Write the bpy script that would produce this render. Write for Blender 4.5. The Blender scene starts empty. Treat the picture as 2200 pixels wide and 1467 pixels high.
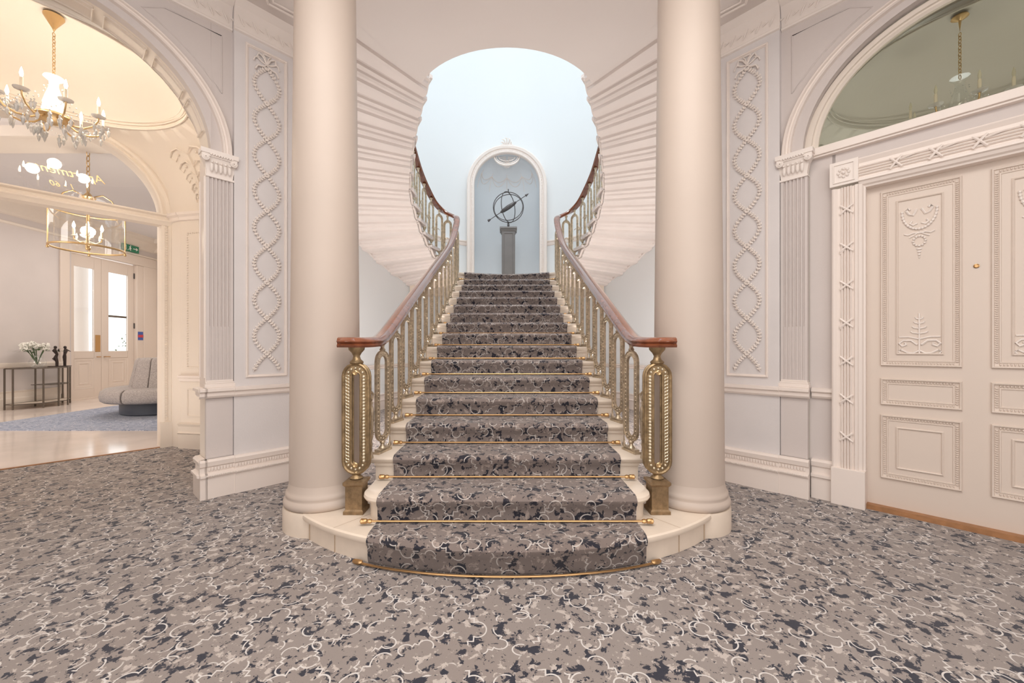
import bpy, bmesh, math, random
from math import sin, cos, pi, sqrt, radians, atan2
from mathutils import Vector, Matrix
random.seed(7)
SC = bpy.context.scene
COL = SC.collection

# ------------------------------------------------------------------ camera
EYE = 1.185; F = 855.0
cd = bpy.data.cameras.new('camera'); cam = bpy.data.objects.new('camera', cd); COL.objects.link(cam)
cd.sensor_width = 36.0; cd.sensor_fit = 'HORIZONTAL'; cd.lens = 36.0 * F / 2200
cd.shift_x = 0.005; cd.shift_y = 0.0066; cd.clip_start = 0.02
cam.location = (0.0, 0.0, EYE); cam.rotation_euler = (pi/2, 0, 0)
SC.camera = cam
# ------------------------------------------------------------------ world, light, exposure
w = bpy.data.worlds.new('world'); SC.world = w; w.use_nodes = True
bgn = w.node_tree.nodes['Background']
bgn.inputs[0].default_value = (0.93, 0.97, 1.0, 1); bgn.inputs[1].default_value = 2.2
SC.view_settings.view_transform = 'Standard'; SC.view_settings.look = 'None'
SC.view_settings.exposure = 0.15; SC.view_settings.gamma = 1.0; SC.view_settings.use_curve_mapping = False
SC.cycles.max_bounces = 8; SC.cycles.diffuse_bounces = 5; SC.cycles.glossy_bounces = 4
SC.cycles.transmission_bounces = 8; SC.cycles.transparent_max_bounces = 10
SC.cycles.sample_clamp_indirect = 6.0; SC.cycles.caustics_reflective = False; SC.cycles.caustics_refractive = False
SC.cycles.use_denoising = True; SC.cycles.use_adaptive_sampling = True; SC.cycles.adaptive_threshold = 0.03
def area(name, loc, rot, sx, sy, power, color, spread=180):
    l = bpy.data.lights.new(name, 'AREA'); l.shape = 'RECTANGLE'; l.size = sx; l.size_y = sy
    l.energy = power; l.color = color; l.spread = radians(spread)
    o = bpy.data.objects.new(name, l); COL.objects.link(o); o.location = loc; o.rotation_euler = rot
    return o
def point(name, loc, power, color, r=0.05):
    l = bpy.data.lights.new(name, 'POINT'); l.energy = power; l.color = color; l.shadow_soft_size = r
    o = bpy.data.objects.new(name, l); COL.objects.link(o); o.location = loc; return o
# roof lantern over the stairwell
area('skylight_daylight', (0, 6.5, 19.8), (0, 0, 0), 4.6, 5.4, 190, (0.97, 0.985, 1.0), 80)
# added unseen fill above the ceiling, brightening the niche wall
area('gallery_fill_light', (0, 3.75, 6.6), (radians(80), 0, 0), 2.6, 3.0, 86, (0.96, 0.985, 1.0))
# added overhead fill for the hall, above the view
area('hall_overhead_fill', (0, 0.6, 3.95), (0, 0, 0), 3.2, 2.2, 112, (1.0, 0.95, 0.895))
area('hall_rear_fill', (0, -2.6, 2.3), (radians(78), 0, 0), 6.0, 2.6, 115, (1.0, 0.96, 0.925))  # added fill from behind the camera; the rear wall has no window
# added fills hidden behind the columns, for flight undersides and lower walls
for sx in (-1, 1): area('stairwell_upward_fill', (sx*1.95, 5.0, .06), (pi, radians(-6*sx), 0), 0.7, 1.2, 52, (1.0, 0.93, 0.88)); point('understair_fill', (sx*2.45, 5.6, 1.0), 14, (1.0, 0.84, 0.76), .08)
# added overhead fill for the entrance lobby
area('lobby_overhead_fill', (-7.2, 8.6, 3.9), (0, 0, 0), 3.0, 3.0, 70, (1.0, 0.93, 0.85))
area('lobby_side_fill', (-7.3, 1.8, 2.2), (radians(90), 0, 0), 3.0, 3.0, 130, (1.0, 0.95, 0.9))  # added fill from the lobby's unseen near end
area('vestibule_floor_fill', (-4.1, 3.5, .06), (pi, 0, 0), 1.2, 1.2, 12, (1.0, 0.9, 0.8))  # added upward fill from the vestibule floor
point('vestibule_right_fill', (4.3, 3.6, 2.2), 26, (1.0, 0.98, 0.88), .2)  # added fill for the right vestibule, where the chandelier is unlit

# ------------------------------------------------------------------ materials
def srgb(r, g, b):
    f = lambda c: (c/255/12.92) if c/255 <= 0.04045 else ((c/255+0.055)/1.055)**2.4
    return (f(r), f(g), f(b), 1)
def mat(name, col, rough=0.6, metal=0.0, bump=0.0, bscale=60, var=0.0, vscale=3, spec=0.5, emit=None, es=0, coat=0, trans=0, ior=1.45):
    m = bpy.data.materials.new(name); m.use_nodes = True
    nt = m.node_tree; b = nt.nodes['Principled BSDF']
    b.inputs['Base Color'].default_value = col; b.inputs['Roughness'].default_value = rough
    b.inputs['Metallic'].default_value = metal; b.inputs['Specular IOR Level'].default_value = spec
    b.inputs['Coat Weight'].default_value = coat; b.inputs['Transmission Weight'].default_value = trans
    b.inputs['IOR'].default_value = ior
    if emit: b.inputs['Emission Color'].default_value = emit; b.inputs['Emission Strength'].default_value = es
    tc = nt.nodes.new('ShaderNodeTexCoord')
    if var:
        n = nt.nodes.new('ShaderNodeTexNoise'); n.inputs['Scale'].default_value = vscale; n.inputs['Detail'].default_value = 5
        nt.links.new(tc.outputs['Object'], n.inputs['Vector'])
        mx = nt.nodes.new('ShaderNodeMixRGB'); mx.blend_type = 'MIX'
        d = tuple(max(0, c*(1-var)) for c in col[:3])+(1,); l = tuple(min(1, c*(1+var*0.6)) for c in col[:3])+(1,)
        mx.inputs[1].default_value = d; mx.inputs[2].default_value = l
        cr = nt.nodes.new('ShaderNodeValToRGB'); cr.color_ramp.elements[0].position = .35; cr.color_ramp.elements[1].position = .65
        nt.links.new(n.outputs['Fac'], cr.inputs[0]); nt.links.new(cr.outputs[0], mx.inputs[0]); nt.links.new(mx.outputs[0], b.inputs['Base Color'])
    if bump:
        n = nt.nodes.new('ShaderNodeTexNoise'); n.inputs['Scale'].default_value = bscale; n.inputs['Detail'].default_value = 4
        nt.links.new(tc.outputs['Object'], n.inputs['Vector'])
        bp = nt.nodes.new('ShaderNodeBump'); bp.inputs['Strength'].default_value = bump; bp.inputs['Distance'].default_value = 0.004
        nt.links.new(n.outputs['Fac'], bp.inputs['Height']); nt.links.new(bp.outputs[0], b.inputs['Normal'])
    return m
def carpet_mat(name, base=(158, 150, 146), navy=(48, 49, 62), light=(200, 190, 184), line=(222, 217, 214)):
    m = bpy.data.materials.new(name); m.use_nodes = True; nt = m.node_tree; N = nt.nodes; L = nt.links
    b = N['Principled BSDF']; b.inputs['Roughness'].default_value = 0.95; b.inputs['Specular IOR Level'].default_value = 0.1
    b.inputs['Sheen Weight'].default_value = 0.25; b.inputs['Sheen Roughness'].default_value = 0.5
    uv = N.new('ShaderNodeUVMap')
    def math_(op, a, c=None, clamp=False):
        n = N.new('ShaderNodeMath'); n.operation = op; n.use_clamp = clamp
        for i, v in enumerate((a, c)):
            if v is None: continue
            if isinstance(v, (int, float)): n.inputs[i].default_value = v
            else: L.new(v, n.inputs[i])
        return n.outputs[0]
    def noise(scale, det, off, rough=0.6, vec=None, dist=0.0):
        mp = N.new('ShaderNodeMapping'); mp.inputs['Location'].default_value = (off, off*1.7, off*.3)
        L.new(vec or uv.outputs[0], mp.inputs[0])
        n = N.new('ShaderNodeTexNoise'); n.inputs['Scale'].default_value = scale; n.inputs['Detail'].default_value = det
        n.inputs['Roughness'].default_value = rough; n.inputs['Distortion'].default_value = dist
        L.new(mp.outputs[0], n.inputs['Vector']); return n
    def step(v, t, wd=0.012):
        n = N.new('ShaderNodeMapRange'); n.inputs[1].default_value = t-wd; n.inputs[2].default_value = t+wd
        L.new(v, n.inputs[0]); return n.outputs[0]
    # broken trellis of round lobes and square notches
    def vm(op, a, b=None, sc=None):
        n = N.new('ShaderNodeVectorMath'); n.operation = op
        for i, v in enumerate((a, b)):
            if v is None: continue
            if isinstance(v, tuple): n.inputs[i].default_value = v
            else: L.new(v, n.inputs[i])
        if sc is not None: n.inputs['Scale'].default_value = sc
        return n
    def trellis(period, rot, off, warp, half):
        wn = noise(2.2, 1, off)
        va = N.new('ShaderNodeVectorMath'); va.operation = 'MULTIPLY_ADD'; L.new(wn.outputs['Color'], va.inputs[0])
        va.inputs[1].default_value = (warp, warp, 0); L.new(uv.outputs[0], va.inputs[2])
        mp = N.new('ShaderNodeMapping'); mp.inputs['Rotation'].default_value = (0, 0, rot); mp.inputs['Location'].default_value = (off, off*.37, 0); mp.inputs['Scale'].default_value = (1/period,)*3
        L.new(va.outputs[0], mp.inputs[0])
        p = vm('ABSOLUTE', vm('SUBTRACT', vm('FRACTION', mp.outputs[0]).outputs[0], (.5, .5, 0)).outputs[0]).outputs[0]
        p = vm('MULTIPLY', p, (1, 1, 0)).outputs[0]
        d1 = math_('SUBTRACT', vm('LENGTH', vm('SUBTRACT', p, (.29, 0, 0)).outputs[0]).outputs['Value'], .15)
        d2 = math_('SUBTRACT', vm('LENGTH', vm('SUBTRACT', p, (0, .29, 0)).outputs[0]).outputs['Value'], .15)
        sp = N.new('ShaderNodeSeparateXYZ'); L.new(p, sp.inputs[0])
        d3 = math_('SUBTRACT', math_('MAXIMUM', sp.outputs[0], sp.outputs[1]), .23)
        d4 = math_('SUBTRACT', math_('ADD', sp.outputs[0], sp.outputs[1]), .34)
        d = math_('MINIMUM', math_('MINIMUM', d1, d2), d3)
        return d, math_('LESS_THAN', math_('ABSOLUTE', d), half)
    dA, lA = trellis(.27, .0, 3.1, .07, .011)
    dB, lB = trellis(.20, .45, 8.3, .08, .014)
    l1 = math_('MULTIPLY', lA, step(noise(6.0, 2, 21.0).outputs['Fac'], .47, .01))
    l2 = math_('MULTIPLY', lB, step(noise(6.0, 2, 41.0).outputs['Fac'], .53, .01))
    lines = math_('MAXIMUM', l1, l2)
    # navy blotches gather along the outlines
    near = N.new('ShaderNodeMapRange'); near.inputs[1].default_value = 0; near.inputs[2].default_value = .12; near.inputs[3].default_value = .05; near.inputs[4].default_value = -.03
    L.new(math_('ABSOLUTE', dA), near.inputs[0])
    nv = math_('ADD', noise(21.0, 4, 1.0, .62, dist=.4).outputs['Fac'], near.outputs[0])
    navym = step(nv, .572)
    nv2 = step(noise(40.0, 3, 77.0, .6).outputs['Fac'], .64)
    navym = math_('MAXIMUM', navym, nv2)
    lt = step(noise(20.0, 5, 11.0, .65, dist=.4).outputs['Fac'], .578)
    tone = noise(1.3, 3, 31.0).outputs['Fac']
    def mix(a, c, f):
        n = N.new('ShaderNodeMixRGB')
        for i, v in ((1, a), (2, c)):
            if isinstance(v, tuple): n.inputs[i].default_value = v
            else: L.new(v, n.inputs[i])
        if isinstance(f, float): n.inputs[0].default_value = f
        else: L.new(f, n.inputs[0])
        return n.outputs[0]
    b0 = srgb(*base); b1 = srgb(base[0]-10, base[1]-14, base[2]-16)
    c = mix(b0, b1, tone)
    c = mix(c, srgb(*light), lt)
    c = mix(c, srgb(*navy), navym)
    c = mix(c, srgb(*line), lines)
    fz = noise(300, 2, 2).outputs['Fac']
    c = mix(c, mix(c, (0.02, 0.02, 0.02, 1), .5), math_('MULTIPLY', fz, .35))
    L.new(c, b.inputs['Base Color'])
    bp = N.new('ShaderNodeBump'); bp.inputs['Strength'].default_value = .5; bp.inputs['Distance'].default_value = .004
    L.new(noise(420, 2, 5).outputs['Fac'], bp.inputs['Height']); L.new(bp.outputs[0], b.inputs['Normal'])
    return m
def glass(name, tint, refl=0.12, rough=0.02):
    m = bpy.data.materials.new(name); m.use_nodes = True; nt = m.node_tree; nt.nodes.clear()
    o = nt.nodes.new('ShaderNodeOutputMaterial'); t = nt.nodes.new('ShaderNodeBsdfTransparent'); g = nt.nodes.new('ShaderNodeBsdfGlossy')
    t.inputs[0].default_value = tint; g.inputs['Roughness'].default_value = rough; g.inputs[0].default_value = (1, 1, 1, 1)
    fr = nt.nodes.new('ShaderNodeLayerWeight'); fr.inputs[0].default_value = .25
    mr = nt.nodes.new('ShaderNodeMapRange'); mr.inputs[3].default_value = refl; mr.inputs[4].default_value = max(.04, refl*3)
    mx = nt.nodes.new('ShaderNodeMixShader'); nt.links.new(fr.outputs['Fresnel'], mr.inputs[0]); nt.links.new(mr.outputs[0], mx.inputs[0])
    nt.links.new(t.outputs[0], mx.inputs[1]); nt.links.new(g.outputs[0], mx.inputs[2]); nt.links.new(mx.outputs[0], o.inputs[0])
    return m
M = {}
M['wall'] = mat('wall_paint_grey', srgb(213, 205, 202), .75, bump=.15, bscale=90, var=.03, vscale=1.5)
M['pier'] = mat('pier_paint_grey', srgb(222, 218, 218), .7, bump=.12, bscale=90, var=.03)
M['white'] = mat('white_gloss_trim', srgb(238, 228, 221), .38, bump=.08, bscale=40)
M['plaster'] = mat('white_plaster', srgb(240, 232, 226), .6, bump=.1, bscale=50)
M['column'] = mat('column_paint', srgb(199, 185, 174), .5, var=.02, vscale=2)
M['ceil'] = mat('ceiling_paint', srgb(222, 214, 209), .8)
M['soffit'] = mat('stair_soffit_paint', srgb(228, 219, 214), .7, var=.02)
M['well'] = mat('stairwell_paint', srgb(230, 234, 236), .8)
M['niche'] = mat('niche_paint_blue', srgb(216, 222, 227), .8)
M['cream'] = mat('vestibule_cream', srgb(234, 224, 213), .6, bump=.1, bscale=60)
M['door'] = mat('door_paint', srgb(223, 210, 199), .4, bump=.05, bscale=50)
M['stone'] = mat('cream_stone', srgb(232, 218, 202), .45, bump=.1, bscale=30, var=.06, vscale=6)
M['brass'] = mat('antique_gilt', srgb(204, 188, 164), .32, metal=.7, bump=.4, bscale=120, var=.25, vscale=25)
M['iron'] = mat('gilt_base_block', srgb(150, 126, 96), .45, metal=.6, bump=.5, bscale=60, var=.25, vscale=30)
M['rod'] = mat('polished_brass', srgb(196, 158, 112), .3, metal=1)
M['gold'] = mat('gold_leaf', srgb(214, 184, 138), .35, metal=.85)
M['rail'] = mat('mahogany', srgb(134, 78, 52), .18, bump=.05, bscale=30, var=.25, vscale=14, coat=1)
M['bronze'] = mat('dark_bronze', srgb(96, 92, 92), .5, metal=.6, var=.2, vscale=20)
M['pedestal'] = mat('grey_pedestal_paint', srgb(126, 122, 120), .5, var=.08, vscale=4)
M['carpet'] = carpet_mat('patterned_carpet')
M['rugm'] = carpet_mat('lobby_carpet_blue_light', base=(160, 170, 192), navy=(104, 118, 150), light=(192, 198, 212), line=(215, 215, 222))  # same carpet as the hall, with blue daylight put into the colours
M['runner'] = carpet_mat('patterned_runner', base=(140, 130, 126), navy=(46, 46, 56), light=(172, 158, 150), line=(205, 198, 193))
M['marble'] = mat('pale_stone_floor', srgb(232, 220, 212), .12, var=.06, vscale=2.5)
M['threshold'] = mat('oak_threshold', srgb(170, 124, 86), .5, var=.15, vscale=20)
M['glass_lunette'] = glass('lunette_glass', (.96, .97, .98, 1), .05)
M['glass_green'] = glass('lunette_glass_green', (.82, .82, .745, 1), .0)
M['glass_clear'] = glass('clear_glass', (.97, .98, .98, 1), .08)
M['crystal'] = mat('crystal', (1, 1, 1, 1), .05, trans=.45, ior=1.5)
M['newel'] = mat('newel_gilt', srgb(160, 137, 104), .4, metal=.7, bump=.5, bscale=90, var=.3, vscale=25)
M['pearl'] = mat('bright_gilt_beading', srgb(226, 212, 186), .25, metal=.6)
M['opal'] = mat('opal_glass', (1, .98, .95, 1), .2, emit=(1, .85, .62, 1), es=.6)
M['candle'] = mat('candle_sleeve', srgb(245, 235, 215), .5)
M['flame'] = mat('candle_bulb_lit', (1, .9, .7, 1), .4, emit=(1, .84, .58, 1), es=30)
M['unlit'] = mat('candle_bulb_unlit', srgb(230, 225, 205), .3)
M['fabric'] = mat('banquette_fabric', srgb(176, 168, 164), .9, bump=.6, bscale=120, var=.22, vscale=60)
M['plinth'] = mat('banquette_plinth', srgb(74, 78, 88), .35)
M['steel'] = mat('console_metal', srgb(120, 112, 104), .4, metal=.8)
M['dark'] = mat('dark_figurine', srgb(56, 44, 40), .4)
M['petal'] = mat('white_petal', srgb(240, 238, 230), .7)
M['leaf'] = mat('green_leaf', srgb(78, 98, 66), .6, var=.3, vscale=30)
M['green'] = mat('exit_green', srgb(40, 96, 70), .5, emit=srgb(40, 110, 80), es=.3)
M['signwhite'] = mat('sign_white', srgb(240, 240, 236), .5)
M['blue'] = mat('notice_blue', srgb(70, 96, 170), .5)
M['red'] = mat('notice_red', srgb(200, 70, 80), .5)
M['black'] = mat('black_rubber', srgb(40, 38, 38), .6)
M['lobbyceil'] = mat('lobby_ceiling', srgb(224, 220, 220), .8)
M['vault_right'] = mat('right_vestibule_plaster', srgb(206, 202, 195), .7, bump=.3, bscale=20)
M['line'] = mat('stone_joint', srgb(186, 164, 140), .8)

# ------------------------------------------------------------------ mesh helpers
I3 = lambda p: p
class MB:
    def __init__(s): s.v = []; s.f = []; s.uv = None
    def add(s, vs, fs, fn=I3):
        o = len(s.v); s.v += [tuple(fn(p)) for p in vs]; s.f += [tuple(i+o for i in f) for f in fs]; return s
    def box(s, x0, x1, y0, y1, z0, z1, fn=I3):
        vs = [(x, y, z) for x in (x0, x1) for y in (y0, y1) for z in (z0, z1)]
        return s.add(vs, [(0, 1, 3, 2), (4, 6, 7, 5), (0, 4, 5, 1), (2, 3, 7, 6), (0, 2, 6, 4), (1, 5, 7, 3)], fn)
    def grid(s, rows, fn=I3, closeu=False, closev=False):
        n = len(rows); m = len(rows[0]); vs = [p for r in rows for p in r]; fs = []
        for i in range(n if closeu else n-1):
            for j in range(m if closev else m-1):
                a = i*m+j; b = i*m+(j+1) % m; c = ((i+1) % n)*m+(j+1) % m; d = ((i+1) % n)*m+j
                fs.append((a, b, c, d))
        return s.add(vs, fs, fn)
    def prism(s, pts, z0, z1, fn=I3):      # polygon in xy, extruded in z
        n = len(pts); vs = [(x, y, z0) for x, y in pts]+[(x, y, z1) for x, y in pts]
        return s.add(vs, [tuple(range(n))[::-1], tuple(range(n, 2*n))]+[(i, (i+1) % n, n+(i+1) % n, n+i) for i in range(n)], fn)
    def lathe(s, prof, c=(0, 0, 0), n=24, fn=I3, a0=0, a1=2*pi):
        full = abs(a1-a0-2*pi) < 1e-6; k = n if full else n+1
        rows = [[(c[0]+r*cos(a0+(a1-a0)*i/n), c[1]+r*sin(a0+(a1-a0)*i/n), c[2]+z) for i in range(k)] for r, z in prof]
        return s.grid(rows, fn, closev=full)
    def tube(s, path, r, n=8, closed=False, fn=I3, caps=True, prof=None):
        P = [Vector(p) for p in path]; m = len(P); rows = []; up = None
        for i in range(m):
            if closed: t = P[(i+1) % m]-P[i-1]
            else: t = P[min(i+1, m-1)]-P[max(i-1, 0)]
            if t.length < 1e-9: t = Vector((0, 0, 1))
            t.normalize()
            if up is None:
                up = Vector((0, 0, 1)) if abs(t.z) < .9 else Vector((1, 0, 0))
            if prof is not None and abs(t.z) < .98: up = Vector((0, 0, 1))
            up = (up-t*up.dot(t)); up.normalize(); sd = t.cross(up)
            rr = r[i] if isinstance(r, (list, tuple)) else r
            if prof is None: rows.append([tuple(P[i]+(sd*cos(2*pi*j/n)+up*sin(2*pi*j/n))*rr) for j in range(n)])
            else: rows.append([tuple(P[i]+sd*a+up*b) for a, b in prof])
        s.grid(rows, fn, closeu=closed, closev=True)
        if caps and not closed:
            k = len(rows[0]); s.add(rows[0], [tuple(range(k))], fn); s.add(rows[-1], [tuple(range(k))[::-1]], fn)
        return s
    def ball(s, c, r, fn=I3, n=6, sc=(1, 1, 1)):
        rows = [[(c[0]+r*sc[0]*sin(pi*i/n)*cos(2*pi*j/(n+2)), c[1]+r*sc[1]*sin(pi*i/n)*sin(2*pi*j/(n+2)), c[2]+r*sc[2]*cos(pi*i/n)) for j in range(n+2)] for i in range(n+1)]
        return s.grid(rows, fn, closev=True)
    def build(s, name, m, parent=None, smooth=False, bevel=0, origin=None, uvf=None):
        me = bpy.data.meshes.new(name); o = bpy.data.objects.new(name, me); COL.objects.link(o)
        if parent is not None:
            off = world_loc(parent); o.parent = parent; o.location = (0, 0, 0)
        elif origin is not None: off = Vector(origin); o.location = off
        else:
            xs = [p[0] for p in s.v]; ys = [p[1] for p in s.v]; zs = [p[2] for p in s.v]
            off = Vector(((min(xs)+max(xs))/2, (min(ys)+max(ys))/2, min(zs))); o.location = off
        me.from_pydata([tuple(Vector(p)-off) for p in s.v], [], s.f)
        bm = bmesh.new(); bm.from_mesh(me)
        if s.uv is None:
            bmesh.ops.remove_doubles(bm, verts=bm.verts, dist=1e-5)
        bmesh.ops.recalc_face_normals(bm, faces=bm.faces)
        bm.to_mesh(me); bm.free()
        if uvf:
            l = me.uv_layers.new(name='UVMap')
            for li, lp in enumerate(me.loops):
                p = me.vertices[lp.vertex_index].co+off; l.data[li].uv = uvf(p)
        elif s.uv is not None:
            l = me.uv_layers.new(name='UVMap')
            for li, lp in enumerate(me.loops): l.data[li].uv = s.uv[lp.vertex_index]
        me.materials.append(M[m] if isinstance(m, str) else m)
        if smooth:
            for p in me.polygons: p.use_smooth = True
            me.set_sharp_from_angle(angle=radians(smooth if smooth > 1 else 40))
        if bevel:
            b = o.modifiers.new('bevel', 'BEVEL'); b.width = bevel; b.segments = 2; b.limit_method = 'ANGLE'; b.angle_limit = radians(50)
        return o
def world_loc(o):
    v = Vector(o.location)
    while o.parent: o = o.parent; v += Vector(o.location)
    return v
def tag(o, label, cat, group=None):
    o['label'] = label; o['category'] = cat
    if group: o['group'] = group
    return o
def struct(o): o['kind'] = 'structure'; return o
def thing(name, loc, label, cat, group=None):
    o = bpy.data.objects.new(name, None); COL.objects.link(o); o.location = loc; o.empty_display_size = .1
    return tag(o, label, cat, group)
def copy_tree(o, parent=None):
    c = o.copy(); COL.objects.link(c)
    if parent: c.parent = parent
    for ch in list(o.children): copy_tree(ch, c)
    return c
def catmull(pts, n=6):
    P = [Vector(p) for p in pts]; P = [P[0]*2-P[1]]+P+[P[-1]*2-P[-2]]; out = []
    for i in range(1, len(P)-2):
        a, b, c, d = P[i-1:i+3]
        for k in range(n):
            t = k/n; out.append(0.5*((2*b)+(c-a)*t+(2*a-5*b+4*c-d)*t*t+(3*b-a-3*c+d)*t**3))
    out.append(P[-2]); return [tuple(p) for p in out]
# the two slanting walls of the hall: s runs along the wall towards the camera, w goes out of the hall, z up
CS, SN = 0.669, 0.743
def W(sg): return lambda p: (sg*(2.17+CS*p[0]+SN*p[1]), 3.365-SN*p[0]+CS*p[1], p[2])
SIDES = ((-1, 'left'), (1, 'right'))
SCN, RX, RZ, SPR = 1.165, 1.045, 0.94, 2.76     # arch centre, half width, rise, springing
def arcpts(off, n=40, c=SCN, rx=RX, rz=RZ, spr=SPR, zf=.66):
    return [(c-(rx+off)*cos(pi*i/n), spr+(rz+off*zf)*sin(pi*i/n)) for i in range(n+1)]
def arch_mould(mb, prof, fn, n=40, **kw):       # prof: list of (radial offset, w)
    rows = []
    for off, ww in prof:
        rows.append([(a, ww, z) for a, z in arcpts(off, n, **kw)])
    mb.grid(rows, fn)
def rect_mould(mb, s0, s1, z0, z1, prof, fn):   # prof: list of (inset, w)
    rows = []
    for ins, ww in prof:
        rows.append([(s0+ins, ww, z0+ins), (s1-ins, ww, z0+ins), (s1-ins, ww, z1-ins), (s0+ins, ww, z1-ins)])
    mb.grid(rows, fn, closev=True)
def run(mb, s0, s1, prof, fn):                  # straight moulding along s; prof: list of (w, z)
    n = len(prof); mb.add([(s0, a, b) for a, b in prof]+[(s1, a, b) for a, b in prof],
        [(i, (i+1) % n, n+(i+1) % n, n+i) for i in range(n)]+[tuple(range(n))[::-1], tuple(range(n, 2*n))], fn)
def skirt_prof(w0): return [(w0, 0), (w0-.045, 0), (w0-.045, .165), (w0-.060, .172), (w0-.060, .19), (w0-.03, .2), (w0-.03, .245), (w0-.042, .255), (w0-.048, .29), (w0-.03, .305), (w0, .305)]
def rail_prof(w0): return [(w0, .785), (w0-.02, .79), (w0-.03, .805), (w0-.03, .83), (w0-.048, .842), (w0-.048, .862), (w0-.02, .87), (w0, .87)]

# ------------------------------------------------------------------ floors and ceilings
def flat(pts, z, name, m, th=.04):
    mb = MB(); mb.prism(pts, z-th, z); return mb.build(name, m, uvf=lambda p: (p.x, p.y))
A = W(-1); B = W(1)
WL = 2.40
p1 = A((-.6, WL, 0)); p2 = A((4.2, WL, 0))
hall = [(-2.6, 9.9), (2.6, 9.9), (4.0, 8.2), (7.2, 6.2), (8.5, 1.2), (6, -3), (-5.3, -3), p2[:2], p1[:2], (-3.2, 8.2)]
struct(flat(hall, 0, 'floor', 'carpet'))
lob = [p1[:2], p2[:2], (-10.2, 1.5), (-10.2, 11.6), (-2.9, 11.6), (-2.9, 8.2), (-3.3, 8.2)]
struct(flat(lob, 0, 'floor_lobby', 'marble'))
mb = MB(); mb.box(-.6, 4, WL-.02, WL+.012, -.02, .008, A); tag(mb.build('threshold_strip', 'threshold'), 'thin brown strip where the patterned carpet meets the pale stone floor', 'threshold')
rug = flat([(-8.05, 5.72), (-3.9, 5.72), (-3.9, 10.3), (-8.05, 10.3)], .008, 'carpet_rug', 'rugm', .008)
tag(rug, 'patterned carpet with blue daylight put into its colour under the round banquette in the lobby', 'rug')

CZ = 4.05; SZ = 4.35
mb = MB()
hp = lambda sg, s_, w_: W(sg)((s_, w_, 0))[:2]
poly = [(-1.5, 3.2), (-1.5, 3.9), (-1.86, 3.9), hp(-1, -.45, .10), hp(-1, 4.6, .10), (-5.32, -3), (5.32, -3), hp(1, 4.6, .10), hp(1, -.45, .10), (1.86, 3.9), (1.5, 3.9), (1.5, 3.2)]
mb.prism(poly, CZ, CZ+.3)
struct(mb.build('ceiling', 'ceil'))
# sunk panel lines beside each column
for sg, sd in SIDES:
    mb = MB(); mb.tube([(sg*1.72, 3.55, CZ-.006), (sg*1.98, 3.3, CZ-.006), (sg*1.75, 2.6, CZ-.006)], .012, 6)
    mb.tube([(sg*1.68, 3.52, CZ-.006), (sg*1.93, 3.29, CZ-.006), (sg*1.71, 2.6, CZ-.006)], .008, 6)
    struct(mb.build('trim_ceiling_'+sd, 'plaster'))

# ------------------------------------------------------------------ stair geometry tables
RI, TR, D2 = .15, .3375, 2.378
dk = lambda k: D2+TR*(k-2)
def front1(x): return 2.06+.167*x*x+.056*x**4
def front17(x): return 7.40-.30*(x/.95)**2
# curved flight: inner nosing tips (X,Y) and outer wall angle, risers 1..13
EC = 6.1; EA = 2.75; EBk = 3.6; EBf = 2.85
def ell(th, a=EA, off=0):
    b = EBk if th > 0 else EBf
    return ((a+off)*cos(th), EC+(b+off)*sin(th))
inner = [(-1.00, 7.33), (-1.15, 7.36), (-1.29, 7.22), (-1.375, 7.0), (-1.434, 6.72), (-1.463, 6.46), (-1.477, 6.21), (-1.466, 5.96), (-1.406, 5.74), (-1.332, 5.53), (-1.256, 5.33), (-1.154, 5.14), (-1.045, 4.96)]
outer_th = [44, 36.5, 29, 22, 15]+[15-7.75*i for i in range(1, 9)]
outer_th = [radians(t) for t in outer_th]
NR = 13
# ------------------------------------------------------------------ stairwell wall
NS_C, NS_R = 5.03, .80
mb = MB()
ths = []
xs = [-1.6, -1.3, -1.0, -.8001]+[-.8*cos(pi*i/24) for i in range(25)]+[.8001, 1.0, 1.3, 1.6]
left_t = [radians(t) for t in range(-48, 52, 4)]
backpts = [(x, EC+EBk*sqrt(1-(x/EA)**2)) for x in xs]
L_ = [(-ell(t)[0], ell(t)[1]) for t in left_t if -ell(t)[0] < -1.65]
cols = L_+backpts+[(-x, y) for x, y in L_[::-1]]
TOPZ = 20.0
def wallbot(x, y):
    return 0 if (abs(x) > .8 or y < 8) else NS_C+sqrt(max(0, .64-x*x))
for (xa, ya), (xb, yb) in zip(cols[:-1], cols[1:]):
    za, zb = wallbot(xa, ya), wallbot(xb, yb)
    if abs(abs(xa)-.8) < .001 and abs(xb) < .8: za = NS_C
    if abs(abs(xb)-.8) < .001 and abs(xa) < .8: zb = NS_C
    mb.add([(xa, ya, za), (xb, yb, zb), (xb, yb, TOPZ), (xa, ya, TOPZ)], [(0, 1, 2, 3)])
mb.box(-.8, .8, 9.42, 9.46, 0, 2.5)
struct(mb.build('wall_back', 'well', smooth=30))
# front of the well above the ceiling, closing the light shaft
mb = MB(); fr = [(ell(radians(t))[0], ell(radians(t))[1]) for t in range(-132, -47, 6)]
for (xa, ya), (xb, yb) in zip(fr[:-1], fr[1:]):
    mb.add([(xa, ya, SZ+.15), (xb, yb, SZ+.15), (xb, yb, TOPZ), (xa, ya, TOPZ)], [(0, 1, 2, 3)])
struct(mb.build('wall_gallery', 'well'))
# short returns between hall wall and stairwell
for sg, sd in SIDES:
    mb = MB(); e = ell(radians(-48)); q = W(sg)((-.40, 0, 0)); q2 = W(sg)((-.40, .3, 0))
    mb.add([(q[0], q[1], 0), (sg*e[0], e[1], 0), (sg*e[0], e[1], SZ), (q[0], q[1], SZ), (q2[0], q2[1], 0), (q2[0], q2[1], SZ)], [(0, 1, 2, 3), (4, 0, 3, 5)])
    struct(mb.build('wall_return_'+sd, 'pier'))
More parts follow.
